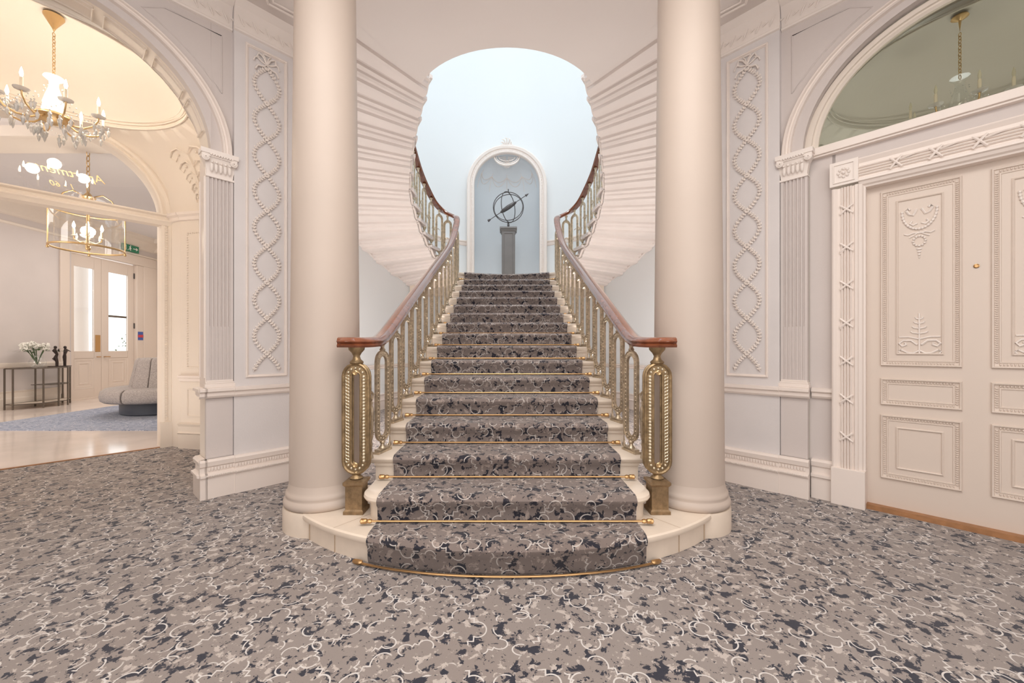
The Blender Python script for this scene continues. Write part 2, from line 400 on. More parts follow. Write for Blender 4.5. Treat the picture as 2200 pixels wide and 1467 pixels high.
# skirting, dado rails at ground level and at the landing
def follow(mb, pts, prof):   # pts polyline (x,y), profile (inward, z)
    rows = []
    for i, p in enumerate(pts):
        a = Vector(pts[max(i-1, 0)]); b = Vector(pts[min(i+1, len(pts)-1)]); t = (b-a).normalized(); n = Vector((t.y, -t.x))
        c = Vector((0, 6.3))-Vector(p)
        if n.dot(c) < 0: n = -n
        rows.append([(p[0]+n.x*q, p[1]+n.y*q, z) for q, z in prof])
    mb.grid(rows, closev=True)
gr = [p for p in cols]
mb = MB(); follow(mb, gr, [(0, 0), (.04, 0), (.04, .17), (.055, .18), (.03, .2), (.03, .26), (.045, .29), (0, .3)]); struct(mb.build('baseboard_back', 'white'))
mb = MB(); follow(mb, gr, [(0, .785), (.03, .80), (.03, .83), (.05, .845), (.05, .862), (0, .87)]); struct(mb.build('trim_1', 'white'))
for i, sg in enumerate((-1, 1)):
    lp = [(sg*x, EC+EBk*sqrt(1-(x/EA)**2)) for x in (.93, 1.1, 1.3, 1.5, 1.7, 1.9)]
    mb = MB(); follow(mb, lp, [(0, 3.62), (.02, 3.63), (.03, 3.66), (.03, 3.69), (.055, 3.71), (.055, 3.735), (0, 3.745)])
    struct(mb.build('trim_%d' % (2+i), 'white'))
# ------------------------------------------------------------------ niche
NY = 9.42
nt_ = thing('wall_niche', (0, NY, 2.55), 'arched blue niche with white moulded surround behind the armillary sphere', 'niche')
mb = MB(); r = .77
rows = []
for z in (2.5, NS_C): rows.append([(r*cos(pi*i/24), NY+.75*r*sin(pi*i/24)+.05, z) for i in range(25)])
mb.grid(rows)
rows = []
for j in range(13):
    e = pi/2*j/12; rows.append([(r*cos(e)*cos(pi*i/24), NY+.05+.75*r*cos(e)*sin(pi*i/24), NS_C+r*sin(e)) for i in range(25)])
mb.grid(rows)
mb.build('recess', 'niche', nt_, smooth=60)
mb = MB()
def nring(prof):
    rows = []
    for off, y in prof:
        R = .77+off; rows.append([(-R, y, 2.5)]+[(-R*cos(pi*i/36), y, NS_C+R*sin(pi*i/36)) for i in range(37)]+[(R, y, 2.5)])
    return rows
mb.grid(nring([(0, NY+.12), (0, NY-.03), (.015, NY-.05), (.05, NY-.05), (.06, NY-.03), (.09, NY-.03), (.10, NY-.06), (.15, NY-.075), (.175, NY-.05), (.18, NY+.25)]))
mb.build('surround', 'white', nt_, smooth=30)
mb = MB()
rows = []
for i in range(41):
    a = pi*i/40; ox = .87*cos(a); oz = NS_C+.87*sin(a)
    if i % 1 == 0: mb.ball((ox*.945, NY-.045, NS_C+.82*sin(a)), .013, n=4)
for j in range(60):
    for sx in (-1, 1): mb.ball((sx*.82, NY-.045, NS_C-.04*j-.04), .013, n=4)
mb.build('bead_moulding', 'white', nt_, smooth=80)
def nsph(u, e, k=.985): return (r*k*cos(e)*cos(u), NY+.05+.75*r*k*cos(e)*sin(u), NS_C+r*k*sin(e))
mb = MB()   # shell at the crown of the half dome
SH = (0, NY+.16, NS_C+.70)
for rr, t in ((.30, .022), (.26, .012), (.20, .008)):
    mb.tube([(rr*cos(a), NY+.10+.25*(1-abs(cos(a)))*0+ .22*sin(-a)*-1*.9, NS_C+.74+ rr*sin(a)) for a in [pi+pi*i/24 for i in range(25)]], t, 6)
for i in range(17):
    a = pi+pi*(i+.5)/17
    mb.tube([(rr*cos(a), NY+.10+.2*abs(sin(a)), NS_C+.74+rr*sin(a)) for rr in (.03, .19)], .007, 4)
mb.build('shell_ornament', 'white', nt_, smooth=60)
mb = MB()
ank = [radians(t) for t in (20, 55, 90, 125, 160)]
for a, b in zip(ank[:-1], ank[1:]):
    for drop in (.30, .16):
        mb.tube([nsph(a+(b-a)*i/12, radians(33)-drop*sin(pi*i/12)+.0) for i in range(13)], .006, 4)
for a in ank:
    mb.tube([nsph(a, radians(33)-.6*i/6+.1) for i in range(7)], .005, 4)
mb.build('swag_relief', 'white', nt_, smooth=60)
mb = MB()   # palmette over the crown
for i in range(7):
    a = radians(20+140*i/6); l = .10+.08*sin(a)**2
    cx, cz = 0, NS_C+.97
    mb.tube([(cx+l*.3*cos(a), NY+.10, cz+l*.3*sin(a)), (cx+l*cos(a), NY+.06, cz+l*sin(a)), (cx+(l+.03)*cos(a+.25), NY+.05, cz+(l+.02)*sin(a+.2))], [.014, .018, .006], 6)
for sx in (-1, 1):
    mb.tube([(sx*(.04+.07*t), NY+.07, NS_C+.985+.02*sin(t*6)) for t in [i/8 for i in range(17)]], .012, 6)
mb.build('palmette', 'white', nt_, smooth=60)
# ------------------------------------------------------------------ pedestal + armillary sphere
PY = 9.36
pd = thing('pedestal', (0.013, PY, 2.55), 'tall grey panelled square pedestal standing in the blue niche', 'pedestal')
cx0 = .035
mb = MB(); mb.box(cx0-.155, cx0+.155, PY-.155, PY+.155, 2.62, 3.92); mb.build('shaft', 'pedestal', pd, bevel=.006)
mb = MB(); mb.box(cx0-.19, cx0+.19, PY-.19, PY+.19, 2.55, 2.66); mb.build('base', 'pedestal', pd, bevel=.01)
mb = MB(); mb.box(cx0-.175, cx0+.175, PY-.175, PY+.175, 3.90, 3.94); mb.box(cx0-.2, cx0+.2, PY-.2, PY+.2, 3.94, 3.99); mb.build('cap', 'pedestal', pd, bevel=.01)
mb = MB(); rect_mould(mb, cx0-.12, cx0+.12, 2.72, 3.86, [(0, PY-.155), (0, PY-.17), (.02, PY-.17), (.025, PY-.155)], I3); mb.build('panel_moulding', 'pedestal', pd)
ar = thing('armillary_sphere', (cx0, PY, 3.99), 'dark bronze armillary sphere with arrow standing on the grey pedestal', 'sculpture')
AC = Vector((cx0, PY, 4.50)); AR = .355
mb = MB(); mb.lathe([(0, 0), (.09, 0), (.09, .015), (.05, .03), (.022, .06), (.03, .09), (.018, .12), (.03, .15), (.02, .17), (0, .17)], (cx0, PY, 3.99), 16); mb.build('stand', 'bronze', ar, smooth=True)
def ring(Rm, rad=AR, wd=.014, th=.005):
    mb = MB(); path = [tuple(AC+Rm@Vector((rad*cos(2*pi*i/48), rad*sin(2*pi*i/48), 0))) for i in range(48)]
    mb.tube(path, .010, 6, closed=True); return mb
X90 = Matrix.Rotation(pi/2, 3, 'X')
ring(X90).build('outer_ring', 'bronze', ar, smooth=True)
ring(Matrix.Rotation(radians(62), 3, 'Z')@X90, AR*.98).build('meridian_ring', 'bronze', ar, smooth=True)
ring(Matrix.Rotation(radians(-28), 3, 'Y')@Matrix.Rotation(radians(75), 3, 'X'), AR*.96).build('tilted_ring', 'bronze', ar, smooth=True)
ring(Matrix.Rotation(radians(-40), 3, 'Y')@Matrix.Rotation(radians(18), 3, 'X'), AR*.55).build('inner_ring', 'bronze', ar, smooth=True)
ax = Vector((.83, 0, .56)).normalized()
mb = MB(); a0 = AC-ax*.52; a1 = AC+ax*.50
mb.tube([a0, a1], .008, 6); mb.tube([a1-ax*.01, a1+ax*.08], [.035, .002], 6)
mb.tube([a0-ax*.06, a0-ax*.02, a0+ax*.03], [.03, .028, .005], 6)
mb.build('arrow', 'bronze', ar, smooth=True)
mb = MB(); pr = Vector((-ax.z, 0, ax.x))
mb.tube([AC-ax*.22, AC-ax*.15, AC, AC+ax*.15, AC+ax*.22], [.02, .045, .055, .045, .02], 8)
mb.build('zodiac_band', 'bronze', ar, smooth=True)
mb = MB(); mb.tube([AC+Vector((0, 0, AR-.01)), AC+Vector((0, 0, AR+.07))], .012, 8); mb.build('finial', 'bronze', ar)

# ------------------------------------------------------------------ straight flight
st = thing('staircase', (0, 4.5, 0), 'broad cream stone staircase rising to the landing', 'staircase')
def nose_prof(y, z, t=.045, o=.032):  # (y,z) closed rounded nosing slab front
    return [(y+.05, z), (y-o+.015, z), (y-o+.004, z-.006), (y-o, z-t*.35), (y-o+.004, z-t*.7), (y-o+.018, z-t), (y+.05, z-t)]
# step 1: bowed
mb = MB(); X1 = 1.36
fx = [-X1+2*X1*i/48 for i in range(49)]
pts = [(x, front1(x)+.03) for x in fx]+[(1.36, 3.0), (-1.36, 3.0)]
mb.prism(pts, 0, .115)
pts = [(x, front1(x)) for x in fx]+[(1.36, 3.0), (-1.36, 3.0)]
n = len(pts)
ins = lambda d: [(x*(1-d*.3), y+d) for x, y in pts]
mb.grid([[(x, y, z) for x, y in ins(d)] for d, z in ((.03, .108), (.006, .112), (0, .126), (.003, .143), (.012, .15))], closev=True)
top = ins(.012); mb.add([(x, y, .15) for x, y in top], [tuple(range(n))])
s1 = mb.build('step', 'stone', st, smooth=35)
for xx, ang in ((-1.0, .33), (1.0, -.33), (-1.22, .5), (1.22, -.5)):
    mb = MB()
    if abs(xx) > 1.1:
        mb.box(xx-.002, xx+.002, front1(xx)+.026, front1(xx)+.04, 0.0, .112)
    else:
        mb.box(xx-.002, xx+.002, front1(xx)+.026, front1(xx)+.04, 0, .112)
        sx = 1 if xx < 0 else -1
        a = Vector((xx, front1(xx)+.01)); b = Vector((xx+sx*.17, 2.52)); d = (b-a).normalized(); nn = Vector((-d.y, d.x))*.0016
        mb.add([(a.x+nn.x, a.y+nn.y, .1506), (b.x+nn.x, b.y+nn.y, .1506), (b.x-nn.x, b.y-nn.y, .1506), (a.x-nn.x, a.y-nn.y, .1506)], [(0, 1, 2, 3)])
    mb.build('joint', 'line', s1)
# step 2: bullnosed ends
def bull(hw, yf, rr, yb):
    p = []
    for i in range(13):
        a = -pi/2-pi*.5*i/12; p.append((-hw+rr+rr*cos(a), yf+rr+rr*sin(a)))
    p = [(-hw, yb)]+p[::-1]
    return p+[(-x, y) for x, y in p[::-1]]
mb = MB(); mb.prism(bull(.855, 2.385, .13, 2.78), .15, .26)
b0 = bull(.89, 2.35, .15, 2.78)
def inset(P, d):
    c = Vector((0, 2.62)); out = []
    for x, y in P:
        sx = d if x < 0 else -d
        out.append((x+sx, y+d if y < 2.5 else y))
    return out
mb.grid([[(x, y, z) for x, y in inset(b0, d)] for d, z in ((.03, .255), (.006, .262), (0, .276), (.003, .293), (.012, .30))], closev=True)
mb.add([(x, y, .30) for x, y in inset(b0, .012)], [tuple(range(len(b0)))])
mb.build('step', 'stone', st, smooth=35)
for k in range(3, 17):
    y = dk(k); z = RI*k; yb = dk(k+1)+.03
    mb = MB(); mb.box(-.895, .895, y, yb, RI*(k-1)-.10 if k > 3 else 0, z-.04)
    P = nose_prof(y, z); P[0] = (yb, z); P[-1] = (yb, z-.045)
    nP = len(P); mb.add([(-.925, a, b) for a, b in P]+[(.925, a, b) for a, b in P], [(i, (i+1) % nP, nP+(i+1) % nP, nP+i) for i in range(nP)]+[tuple(range(nP))[::-1], tuple(range(nP, 2*nP))])
    mb.box(-.90, .90, y-.012, y+.01, z-.062, z-.045)
    mb.build('step', 'stone', st, smooth=35)
# stair cheeks below the flight
for sx in (-1, 1):
    mb = MB(); Q = [(2.75, 0), (7.3, 0), (7.3, 2.38)]+[(dk(k)+.02, RI*k-.1) for k in range(16, 3, -1)]+[(2.75, .3)]
    mb.add([(sx*.88, a, b) for a, b in Q]+[(sx*.86, a, b) for a, b in Q], [tuple(range(len(Q))), tuple(range(len(Q), 2*len(Q)))])
    mb.build('cheek_wall', 'pier', st)
# landing: concave front edge
lx = [-.95+1.9*i/24 for i in range(25)]
fe = [(x, front17(x)) for x in lx]
rim = [(x, y) for x, y in cols if y > 7.6 and abs(x) < 2.15]
land = fe+[(1.0, 7.36)]+[(2.05, 8.4)]+[(x*.995, y-.01) for x, y in rim[::-1] if abs(x) < 2.0]+[(-2.05, 8.4), (-1.0, 7.36)]
mb = MB(); mb.prism(land, 2.36, 2.545); 
rows = []
for d, z in ((.02, 2.50), (0, 2.515), (0, 2.54), (.012, 2.55)):
    rows.append([(x, y-.03+d, z) for x, y in fe])
mb.grid(rows)
mb.prism(land, 2.54, 2.55)
mb.build('landing', 'stone', st, smooth=35)
# ------------------------------------------------------------------ runner
mb = MB(); uvs = []
NX = 30; xs_ = [-.765+1.53*i/NX for i in range(NX+1)]
T = .014
def runner_row(x):
    f1 = front1(x); P = [(f1+.02, .004)]
    def over(yf, z, lo):   # nosing wrap
        return [(yf+.022-T, lo), (yf+.018-T, z-.055), (yf-T, z-.035), (yf-T-.004, z-.012), (yf+.006, z+T*.7), (yf+.03, z+T)]
    P += over(f1, .15, .03)
    for k in range(2, 17):
        yf = dk(k)-.032
        P += [(dk(k)-T-.035, RI*(k-1)+T), (dk(k)-T-.012, RI*(k-1)+T+.008)]+over(yf, RI*k, RI*(k-1)+.03)
    yf = front17(x)-.032
    P += [(yf-.02, RI*16+T), (yf+.0, RI*16+T+.008)]+over(yf, 2.55, RI*16+.03)
    P += [(8.6, 2.55+T)]
    return P
R = [runner_row(x) for x in xs_]
m_ = len(R[0]); vs = []; 
# uv length measured on the centre row
Lr = [0]; c_ = R[NX//2]
for i in range(1, m_): Lr.append(Lr[-1]+math.hypot(c_[i][0]-c_[i-1][0], c_[i][1]-c_[i-1][1]))
for i, x in enumerate(xs_):
    for j, (y, z) in enumerate(R[i]): vs.append((x, y, z)); uvs.append((x+3.3, Lr[j]+7.7))
for i in (0, NX):
    x = xs_[i]+(.004 if i == 0 else -.004)
    for j, (y, z) in enumerate(R[i]):
        vs.append((x, y+.014, z-.012)); uvs.append((x+3.3, Lr[j]+7.7))
fs = [(i*m_+j, i*m_+j+1, (i+1)*m_+j+1, (i+1)*m_+j) for i in range(NX) for j in range(m_-1)]
o1 = (NX+1)*m_; o2 = o1+m_
fs += [(j, j+1, o1+j+1, o1+j) for j in range(m_-1)]+[(NX*m_+j, NX*m_+j+1, o2+j+1, o2+j) for j in range(m_-1)]
mb.v = vs; mb.f = fs; mb.uv = uvs
run_o = mb.build('stair_runner', 'runner', smooth=50)
tag(run_o, 'dark grey patterned carpet runner climbing the middle of the stone stairs', 'carpet')
ordn = ['first', 'second', 'third', 'fourth', 'fifth', 'sixth', 'seventh', 'eighth', 'ninth', 'tenth', 'eleventh', 'twelfth', 'thirteenth', 'fourteenth', 'fifteenth', 'sixteenth', 'topmost']
# first rod is bowed
t = thing('stair_rod', (0, 2.05, 0), 'bowed brass rod on the floor at the foot of the lowest step', 'stair rod', 'brass stair rods')
mb = MB(); mb.tube([(x, front1(x)-.02, .014) for x in [-.80+1.6*i/40 for i in range(41)]], .0065, 8); mb.build('rod', 'rod', t, smooth=True)
for sx in (-1, 1):
    mb = MB(); y = front1(.81)-.02
    mb.tube([(sx*.79, y, .016), (sx*.80, y, .016), (sx*.83, y+.01, .016), (sx*.845, y+.015, .016)], [.010, .014, .014, .009], 8); mb.build('finial', 'rod', t, smooth=True)
t0 = None
for k in range(2, 18):
    y = dk(k) if k < 17 else front17(.8)+.03
    if t0 is None or k == 17:
        t = thing('stair_rod', (0, dk(k)-.055, RI*(k-1)+T), '', 'stair rod', 'brass stair rods'); cy, cz = dk(k)-.055, RI*(k-1)+T+.012
        mb = MB()
        if k < 17: mb.tube([(-.80, cy, cz), (.80, cy, cz)], .0065, 8)
        else: mb.tube([(x, front17(x)-.055, cz) for x in [-.8+.1*i for i in range(17)]], .008, 8)
        mb.build('rod', 'rod', t, smooth=True)
        ye = cy if k < 17 else front17(.8)-.055
        for sx in (-1, 1):
            mb = MB(); mb.tube([(sx*.79, ye, cz), (sx*.80, ye, cz), (sx*.815, ye, cz), (sx*.82, ye, cz), (sx*.85, ye, cz), (sx*.857, ye, cz)], [.011, .014, .011, .015, .016, .006], 8); mb.build('finial', 'rod', t, smooth=True)
            if k < 17 or True:
                pass
        if k == 2: t0 = t
    else:
        t = copy_tree(t0); t.location = (0, dk(k)-.055, RI*(k-1)+T)
    t['label'] = 'brass stair rod holding the runner at the foot of the %s step' % ordn[k-1]

# ------------------------------------------------------------------ curved flights
for sg, sd in SIDES:
    fl = thing('curved_flight', (sg*1.9, 6.3, 2.55), 'curved upper flight of white cantilevered steps at the %s' % sd, 'staircase', 'curved upper flights')
    IN = [(-sg*x, y) for x, y in inner]; OU = [(sg*ell(t)[0], ell(t)[1]) for t in outer_th]
    for i in range(NR):
        z = 2.55+RI*(i+1)
        a0_, b0_ = Vector(IN[i]), Vector(OU[i])
        if i+1 < NR: a1_, b1_ = Vector(IN[i+1]), Vector(OU[i+1])
        else:
            a1_, b1_ = a0_+(a0_-Vector(IN[i-1])), b0_+(b0_-Vector(OU[i-1]))
        rd = (a0_-b0_).normalized(); mv = (a1_-a0_).normalized()
        # cross-section (along, z): nosing, tread, back edge, moulded underside
        prof = [(-.045, z-.012), (-.035, z), (1.15, z), (1.15, z-.03), (1.04, z-.055), (1.02, z-.085), (.93, z-.095), (.86, z-.10), (.84, z-.125), (.76, z-.145), (.66, z-.15), (.64, z-.185), (.5, z-.20), (.12, z-.205), (0.06, z-RI*.9), (0.03, z-.075), (-.02, z-.05), (-.045, z-.035)]
        def P(u, out, zz):
            if u <= .001: pa = a0_+mv*u; pb = b0_+mv*u
            else: pa = a0_+(a1_-a0_)*u; pb = b0_+(b1_-b0_)*u
            q = pa+(pa-pb).normalized()*out
            return (q.x, q.y, zz)
        n = len(prof); mb = MB()
        front = [P(u, 0.0, zz) for u, zz in prof]
        back = [((b0_+mv*u) if u <= .001 else (b0_+(b1_-b0_)*u)) for u, zz in prof]
        back = [(q.x, q.y, zz) for q, (u, zz) in zip(back, prof)]
        mb.add(front+back, [(j, (j+1) % n, n+(j+1) % n, n+j) for j in range(n)]+[tuple(range(n))[::-1]])
        # tread return nosing projecting at the inner end
        tp = [(-.06, z), (.98, z), (.98, z-.04), (-.06, z-.04)]
        A_ = [P(u, .0, zz) for u, zz in tp]; B_ = [P(u, .065, zz) for u, zz in tp]
        mb.add(A_+B_, [(0, 1, 2, 3), (4, 5, 6, 7), (0, 1, 5, 4), (1, 2, 6, 5), (2, 3, 7, 6), (3, 0, 4, 7)])
        so = mb.build('step', 'soffit', fl, smooth=30)
        mb = MB()   # scroll bracket under the tread end
        pth = [P(.1+.8*q, .012, z-.05-RI*.75*(q**.6 if q > 0 else 0)*(1) + .02*sin(q*7)) for q in [j/8 for j in range(9)]][::-1]
        pth = [P(1-.9*q, .012, z-.055-RI*.8*q+.025*sin(q*2*pi)) for q in [j/10 for j in range(11)]]
        mb.tube(pth, [.012+.008*sin(pi*j/10) for j in range(11)], 6)
        c0 = P(.12, .012, z-RI*.82); c0b = P(.9, .012, z-.075)
        mb.ball(c0, .022, n=5); mb.ball(c0b, .016, n=5)
        mb.build('scroll_bracket', 'white', so, smooth=60)
    # skirting strip against the wall, under the flight
    mb = MB(); rows = []
    for i in range(-1, NR):
        th = outer_th[i] if i >= 0 else outer_th[0]+radians(7); z = 2.55+RI*(i+1)
        x, y = ell(th); n_ = Vector((-x, EC-y)).normalized()
        q = [(x, y), (x+n_.x*.05, y+n_.y*.05)]
        rows.append([(sg*q[0][0], q[0][1], z+.1), (sg*q[1][0], q[1][1], z+.1), (sg*q[1][0], q[1][1], z-.24), (sg*q[0][0], q[0][1], z-.24)])
    mb.grid(rows, closev=True); mb.build('wall_string', 'soffit', fl, smooth=30)

# ceiling over the foot of the stairs with the curved edge of the stairwell opening
def hole():
    R_ = 1.207; P = []
    am = math.asin(1.025/R_)
    for i in range(25):
        a = -am+2*am*i/24; P.append((R_*sin(a), 4.19+R_-R_*cos(a)))
    return P
H_ = hole(); mb = MB()
e48 = ell(radians(-47)); 
for z in (SZ, SZ+.15):
    rows = [[(x, y, z) for x, y in H_], [(x*1.75, 3.2, z) for x, y in H_]]
    mb.grid(rows)
    for sx in (-1, 1):
        mb.add([(sx*1.025, H_[0][1], z), (sx*1.045, 5.02, z), (sx*1.95, 4.15, z), (sx*2.1, 3.2, z), (sx*1.79, 3.2, z)], [(0, 1, 2, 3, 4)])
mb.grid([[(x, y, SZ) for x, y in H_], [(x, y, SZ+.15) for x, y in H_]])
struct(mb.build('ceiling_stair', 'ceil', smooth=20))
mb = MB(); mb.tube([(x, y+.0, SZ+.155) for x, y in H_], .022, 8); struct(mb.build('trim_4', 'white', smooth=True))

# ------------------------------------------------------------------ balustrades
def stadium(hw, z0, z1, n=10):     # outline in (a, z), hw half width
    P = [(hw*cos(pi*i/n), z1-hw+hw*sin(pi*i/n)) for i in range(n+1)]
    return P+[(hw*cos(pi+pi*i/n), z0+hw+hw*sin(pi+pi*i/n)) for i in range(n+1)]
def loop_plate(mb, ho, hi, z0, z1, th, beads=True, br=.006, fn=I3, bs=.022):
    O_ = stadium(ho, z0, z1); I_ = stadium(hi, z0+(ho-hi), z1-(ho-hi))
    mid = stadium((ho+hi)/2, z0+(ho-hi)/2, z1-(ho-hi)/2)
    rows = []
    for P, y in ((I_, -th*.5), (I_, th*.5), (O_, th*.5), (O_, -th*.5)): rows.append([(a, y, z) for a, z in P])
    mb.grid(rows, fn, closeu=True, closev=True)
    for y in (-th*.5, th*.5):
        mb.tube([(a, y, z) for a, z in O_], th*.30, 6, closed=True, fn=fn)
        mb.tube([(a, y, z) for a, z in I_], th*.20, 6, closed=True, fn=fn)
    if beads:
        m2 = (ho+hi)/2; L = (z1-z0)-2*ho; nb = int(L/bs)
        for y in (-th*.5, th*.5):
            for sx in (-1, 1):
                for i in range(nb+1): mb.ball((sx*m2, y, z0+ho+L*i/nb), br, fn, n=4)
            for zc, s_ in ((z1-ho, 1), (z0+ho, -1)):
                for i in range(1, 6):
                    a = pi*i/6; mb.ball((m2*cos(a), y, zc+s_*m2*sin(a)), br, fn, n=4)
def baluster_mesh(h):
    mb = MB()
    mb.box(-.085, .085, -.026, .026, 0, .016); mb.box(-.07, .07, -.018, .018, .016, .03)
    mb.lathe([(.03, .03), (.018, .045), (.014, .06), (.022, .072), (.016, .085)], n=10)
    loop_plate(mb, .080, .046, .08, h-.07, .015, True, .0065, bs=.026)
    mb.lathe([(.016, h-.075), (.022, h-.06), (.013, h-.045), (.02, h-.015), (.03, h)], n=10)
    return mb
def drop_mesh(h):
    mb = MB(); zc = h*.55
    mb.tube([(.026*cos(2*pi*i/14), 0, zc+.026*sin(2*pi*i/14)) for i in range(14)], .007, 6, closed=True)
    for sx in (-1, 1): mb.tube([(sx*.03, 0, zc), (sx*.06, 0, zc+.012), (sx*.085, 0, zc-.004)], .006, 5)
    mb.lathe([(.004, zc-.03), (.010, zc-.045), (.006, zc-.06), (.014, zc-.08), (.017, zc-.12), (.015, zc-.2), (.012, zc-.27), (.005, zc-.30), (.009, zc-.32), (.004, zc-.34), (.008, .03), (.014, .012), (.014, 0)], n=8)
    for i in range(12):
        a = i*1.1; mb.ball((.014*cos(a), .014*sin(a), zc-.09-.015*i), .006, n=3)
    return mb
RAILP = [(-.04, .0), (-.045, .012), (-.034, .022), (-.046, .034), (-.036, .052), (-.015, .060), (.015, .060), (.036, .052), (.046, .034), (.034, .022), (.045, .012), (.04, 0)]
YZ = [(2.72, 1.205), (2.85, 1.24), (3.01, 1.305), (3.4, 1.485), (3.91, 1.715), (4.78, 2.105), (5.62, 2.48), (6.2, 2.76), (6.58, 3.0), (6.85, 3.21), (7.05, 3.40)]
def rail_z(y):
    for (a, b), (c, d) in zip(YZ[:-1], YZ[1:]):
        if y <= c: return b+(d-b)*max(0, y-a)/(c-a)
    return YZ[-1][1]
for sg, sd in SIDES:
    bt = thing('balustrade', (sg*.95, 2.53, .15), 'gilt metal balustrade with mahogany handrail on the %s side of the stairs' % sd, 'balustrade', 'stair balustrades')
    G = lambda p, sg=sg: (-sg*p[0], p[1], p[2])    # tables are for the left side (negative x)
    path = [(-1.05, 2.49, 1.19), (-.99, 2.50, 1.19), (-.93, 2.55, 1.19), (-.895, 2.63, 1.195)]+[(-.885, y, z) for y, z in YZ]
    up = [(inner[i][0]-.02, inner[i][1], 2.55+RI*(i+1)+.80) for i in range(NR)]
    path += [(-.91, 7.16, 3.50), (-.97, 7.27, 3.56)]+[(up[i][0], up[i][1], up[i][2]+(.09 if i == 0 else .03 if i == 1 else 0)) for i in range(1, NR)]
    lx_ = up[-1]; path += [(-.88, 4.66, 4.5+.84), (-.6, 4.42, 4.5+.85), (0, 4.30, 4.5+.85)]
    sm = catmull(path, 5)
    mb = MB(); mb.tube([G(p) for p in sm], 0, prof=[(a*1.12, b*1.08) for a, b in RAILP]); mb.build('handrail', 'rail', bt, smooth=50)
    mb = MB(); mb.lathe([(0, 1.19), (.06, 1.19), (.066, 1.203), (.052, 1.213), (.068, 1.226), (.055, 1.244), (.0, 1.25)], G((-1.0, 2.50, 0)), 24); mb.build('handrail_end', 'rail', bt, smooth=50)
    # newel
    nx, ny = -sg*-.955*-1, 2.53
    nx = sg*.955
    mb = MB(); c = (nx, ny, 0)
    sq = lambda h0, h1, a, b_: mb.grid([[(nx-a, ny-a, h0), (nx+a, ny-a, h0), (nx+a, ny+a, h0), (nx-a, ny+a, h0)], [(nx-b_, ny-b_, h1), (nx+b_, ny-b_, h1), (nx+b_, ny+b_, h1), (nx-b_, ny+b_, h1)]], closev=True)
    sq(.15, .17, .062, .062); sq(.17, .18, .062, .052); sq(.18, .32, .052, .052); sq(.32, .335, .052, .064); sq(.335, .35, .064, .064); sq(.35, .36, .064, .03)
    nb = mb.build('newel_block', 'iron', bt)
    mb = MB(); mb.lathe([(.03, .355), (.042, .365), (.022, .385), (.028, .40), (.018, .41)], c, 14)
    NF = lambda p, nx=nx, ny=ny: (nx+p[0], ny+p[1], p[2]); loop_plate(mb, .078, .030, .395, 1.085, .034, False, fn=NF)
    mb.lathe([(.03, 1.08), (.042, 1.093), (.042, 1.10), (.025, 1.115), (.02, 1.135), (.03, 1.155), (.048, 1.175), (.05, 1.19)], c, 14)
    nw = mb.build('newel_post', 'newel', bt, smooth=40)
    mb = MB()
    for y in (-.018, .018):
        for j in range(27):
            z = .475+.53*j/26
            mb.ball((sg*-.052, y, z), .0115, NF, n=5)      # bold beads on the stair side
            mb.tube([(sg*.052+.012*cos(2*pi*q/8), y, z+.0095*sin(2*pi*q/8)) for q in range(8)], .0028, 4, closed=True, fn=NF)   # guilloche on the column side
        for zc, s_ in ((1.007, 1), (.473, -1)):
            for i in range(1, 6): a = pi*i/6; mb.ball((.052*cos(a), y, zc+s_*.052*sin(a)), .009, NF, n=4)
    mb.build('beading', 'pearl', nw, smooth=60)
    for fz in (1.03, .45):
        mb = MB(); mb.lathe([(0, 0), (.008, 0), (.015, .004), (.017, .008), (.012, .012), (.004, .008), (0, .012)], (0, 0, 0), 10, fn=lambda p: (nx+p[0], ny-.02-p[2], fz+p[1])); mb.build('rosette', 'gold', nw, smooth=True)
    # balusters of the straight flight: one mesh, copies scaled to meet the rail
    BH = .80
    pos = []
    for k in range(3, 17):
        y = dk(k)+.115
        if k == 16: y = 7.02
        pos.append((-.885, y, RI*k, rail_z(y)-RI*k, pi/2-radians(15)))
    y0 = 7.22
    for i in range(NR):
        a = Vector(inner[i]); b = Vector(inner[i+1]) if i+1 < NR else a+(a-Vector(inner[i-1]))
        m2 = a.lerp(b, .5); d = b-a
        z = 2.55+RI*(i+1)
        pos.append((m2.x-.02, m2.y, z, .80+RI*.5-.01+(.06 if i == 0 else 0), atan2(d.y, d.x)))
    pos.append((-.94, 7.2, 2.55, 3.51-2.55, pi/2))
    # intermediate drops
    dps = [(-.905, 2.66, .45, .755, pi/2)]
    for k in range(3, 16):
        y = dk(k)+.115+TR/2; zt = RI*(k+1) if y > dk(k+1)-.03 else RI*k
        zt = RI*(k if y < dk(k+1)-.02 else k+1)
        dps.append((-.885, y, zt, rail_z(y)-zt, pi/2))
    for i in range(1, NR):
        a = Vector(inner[i]); b = Vector(inner[i-1]); d = a-b
        z = 2.55+RI*(i); q = a.lerp(b, .10)
        dps.append((q.x-.02, q.y, z, .80+RI-.03, atan2(d.y, d.x)))
    def place(meshf, name, lst, base_h):
        src = None
        for (x, y, z, h, rz) in lst:
            if src is None:
                mbx = meshf(base_h); me_o = mbx.build(name, 'brass', bt, smooth=45, origin=(0, 0, 0)) if False else None
                me = None
                mbx2 = MB(); mbx2.v = mbx.v; mbx2.f = mbx.f
                o = mbx2.build(name, 'brass', None, smooth=45, origin=(0, 0, 0)); o.parent = bt; src = o
            else:
                o = src.copy(); COL.objects.link(o); o.parent = bt
            o.location = Vector((-sg*x, y, z))-Vector(bt.location)
            o.rotation_euler = (0, 0, rz if sg < 0 else -rz)
            o.scale = (1, 1, h/base_h)
    place(baluster_mesh, 'baluster', pos, BH)
    place(drop_mesh, 'scroll_drop', dps, .75)

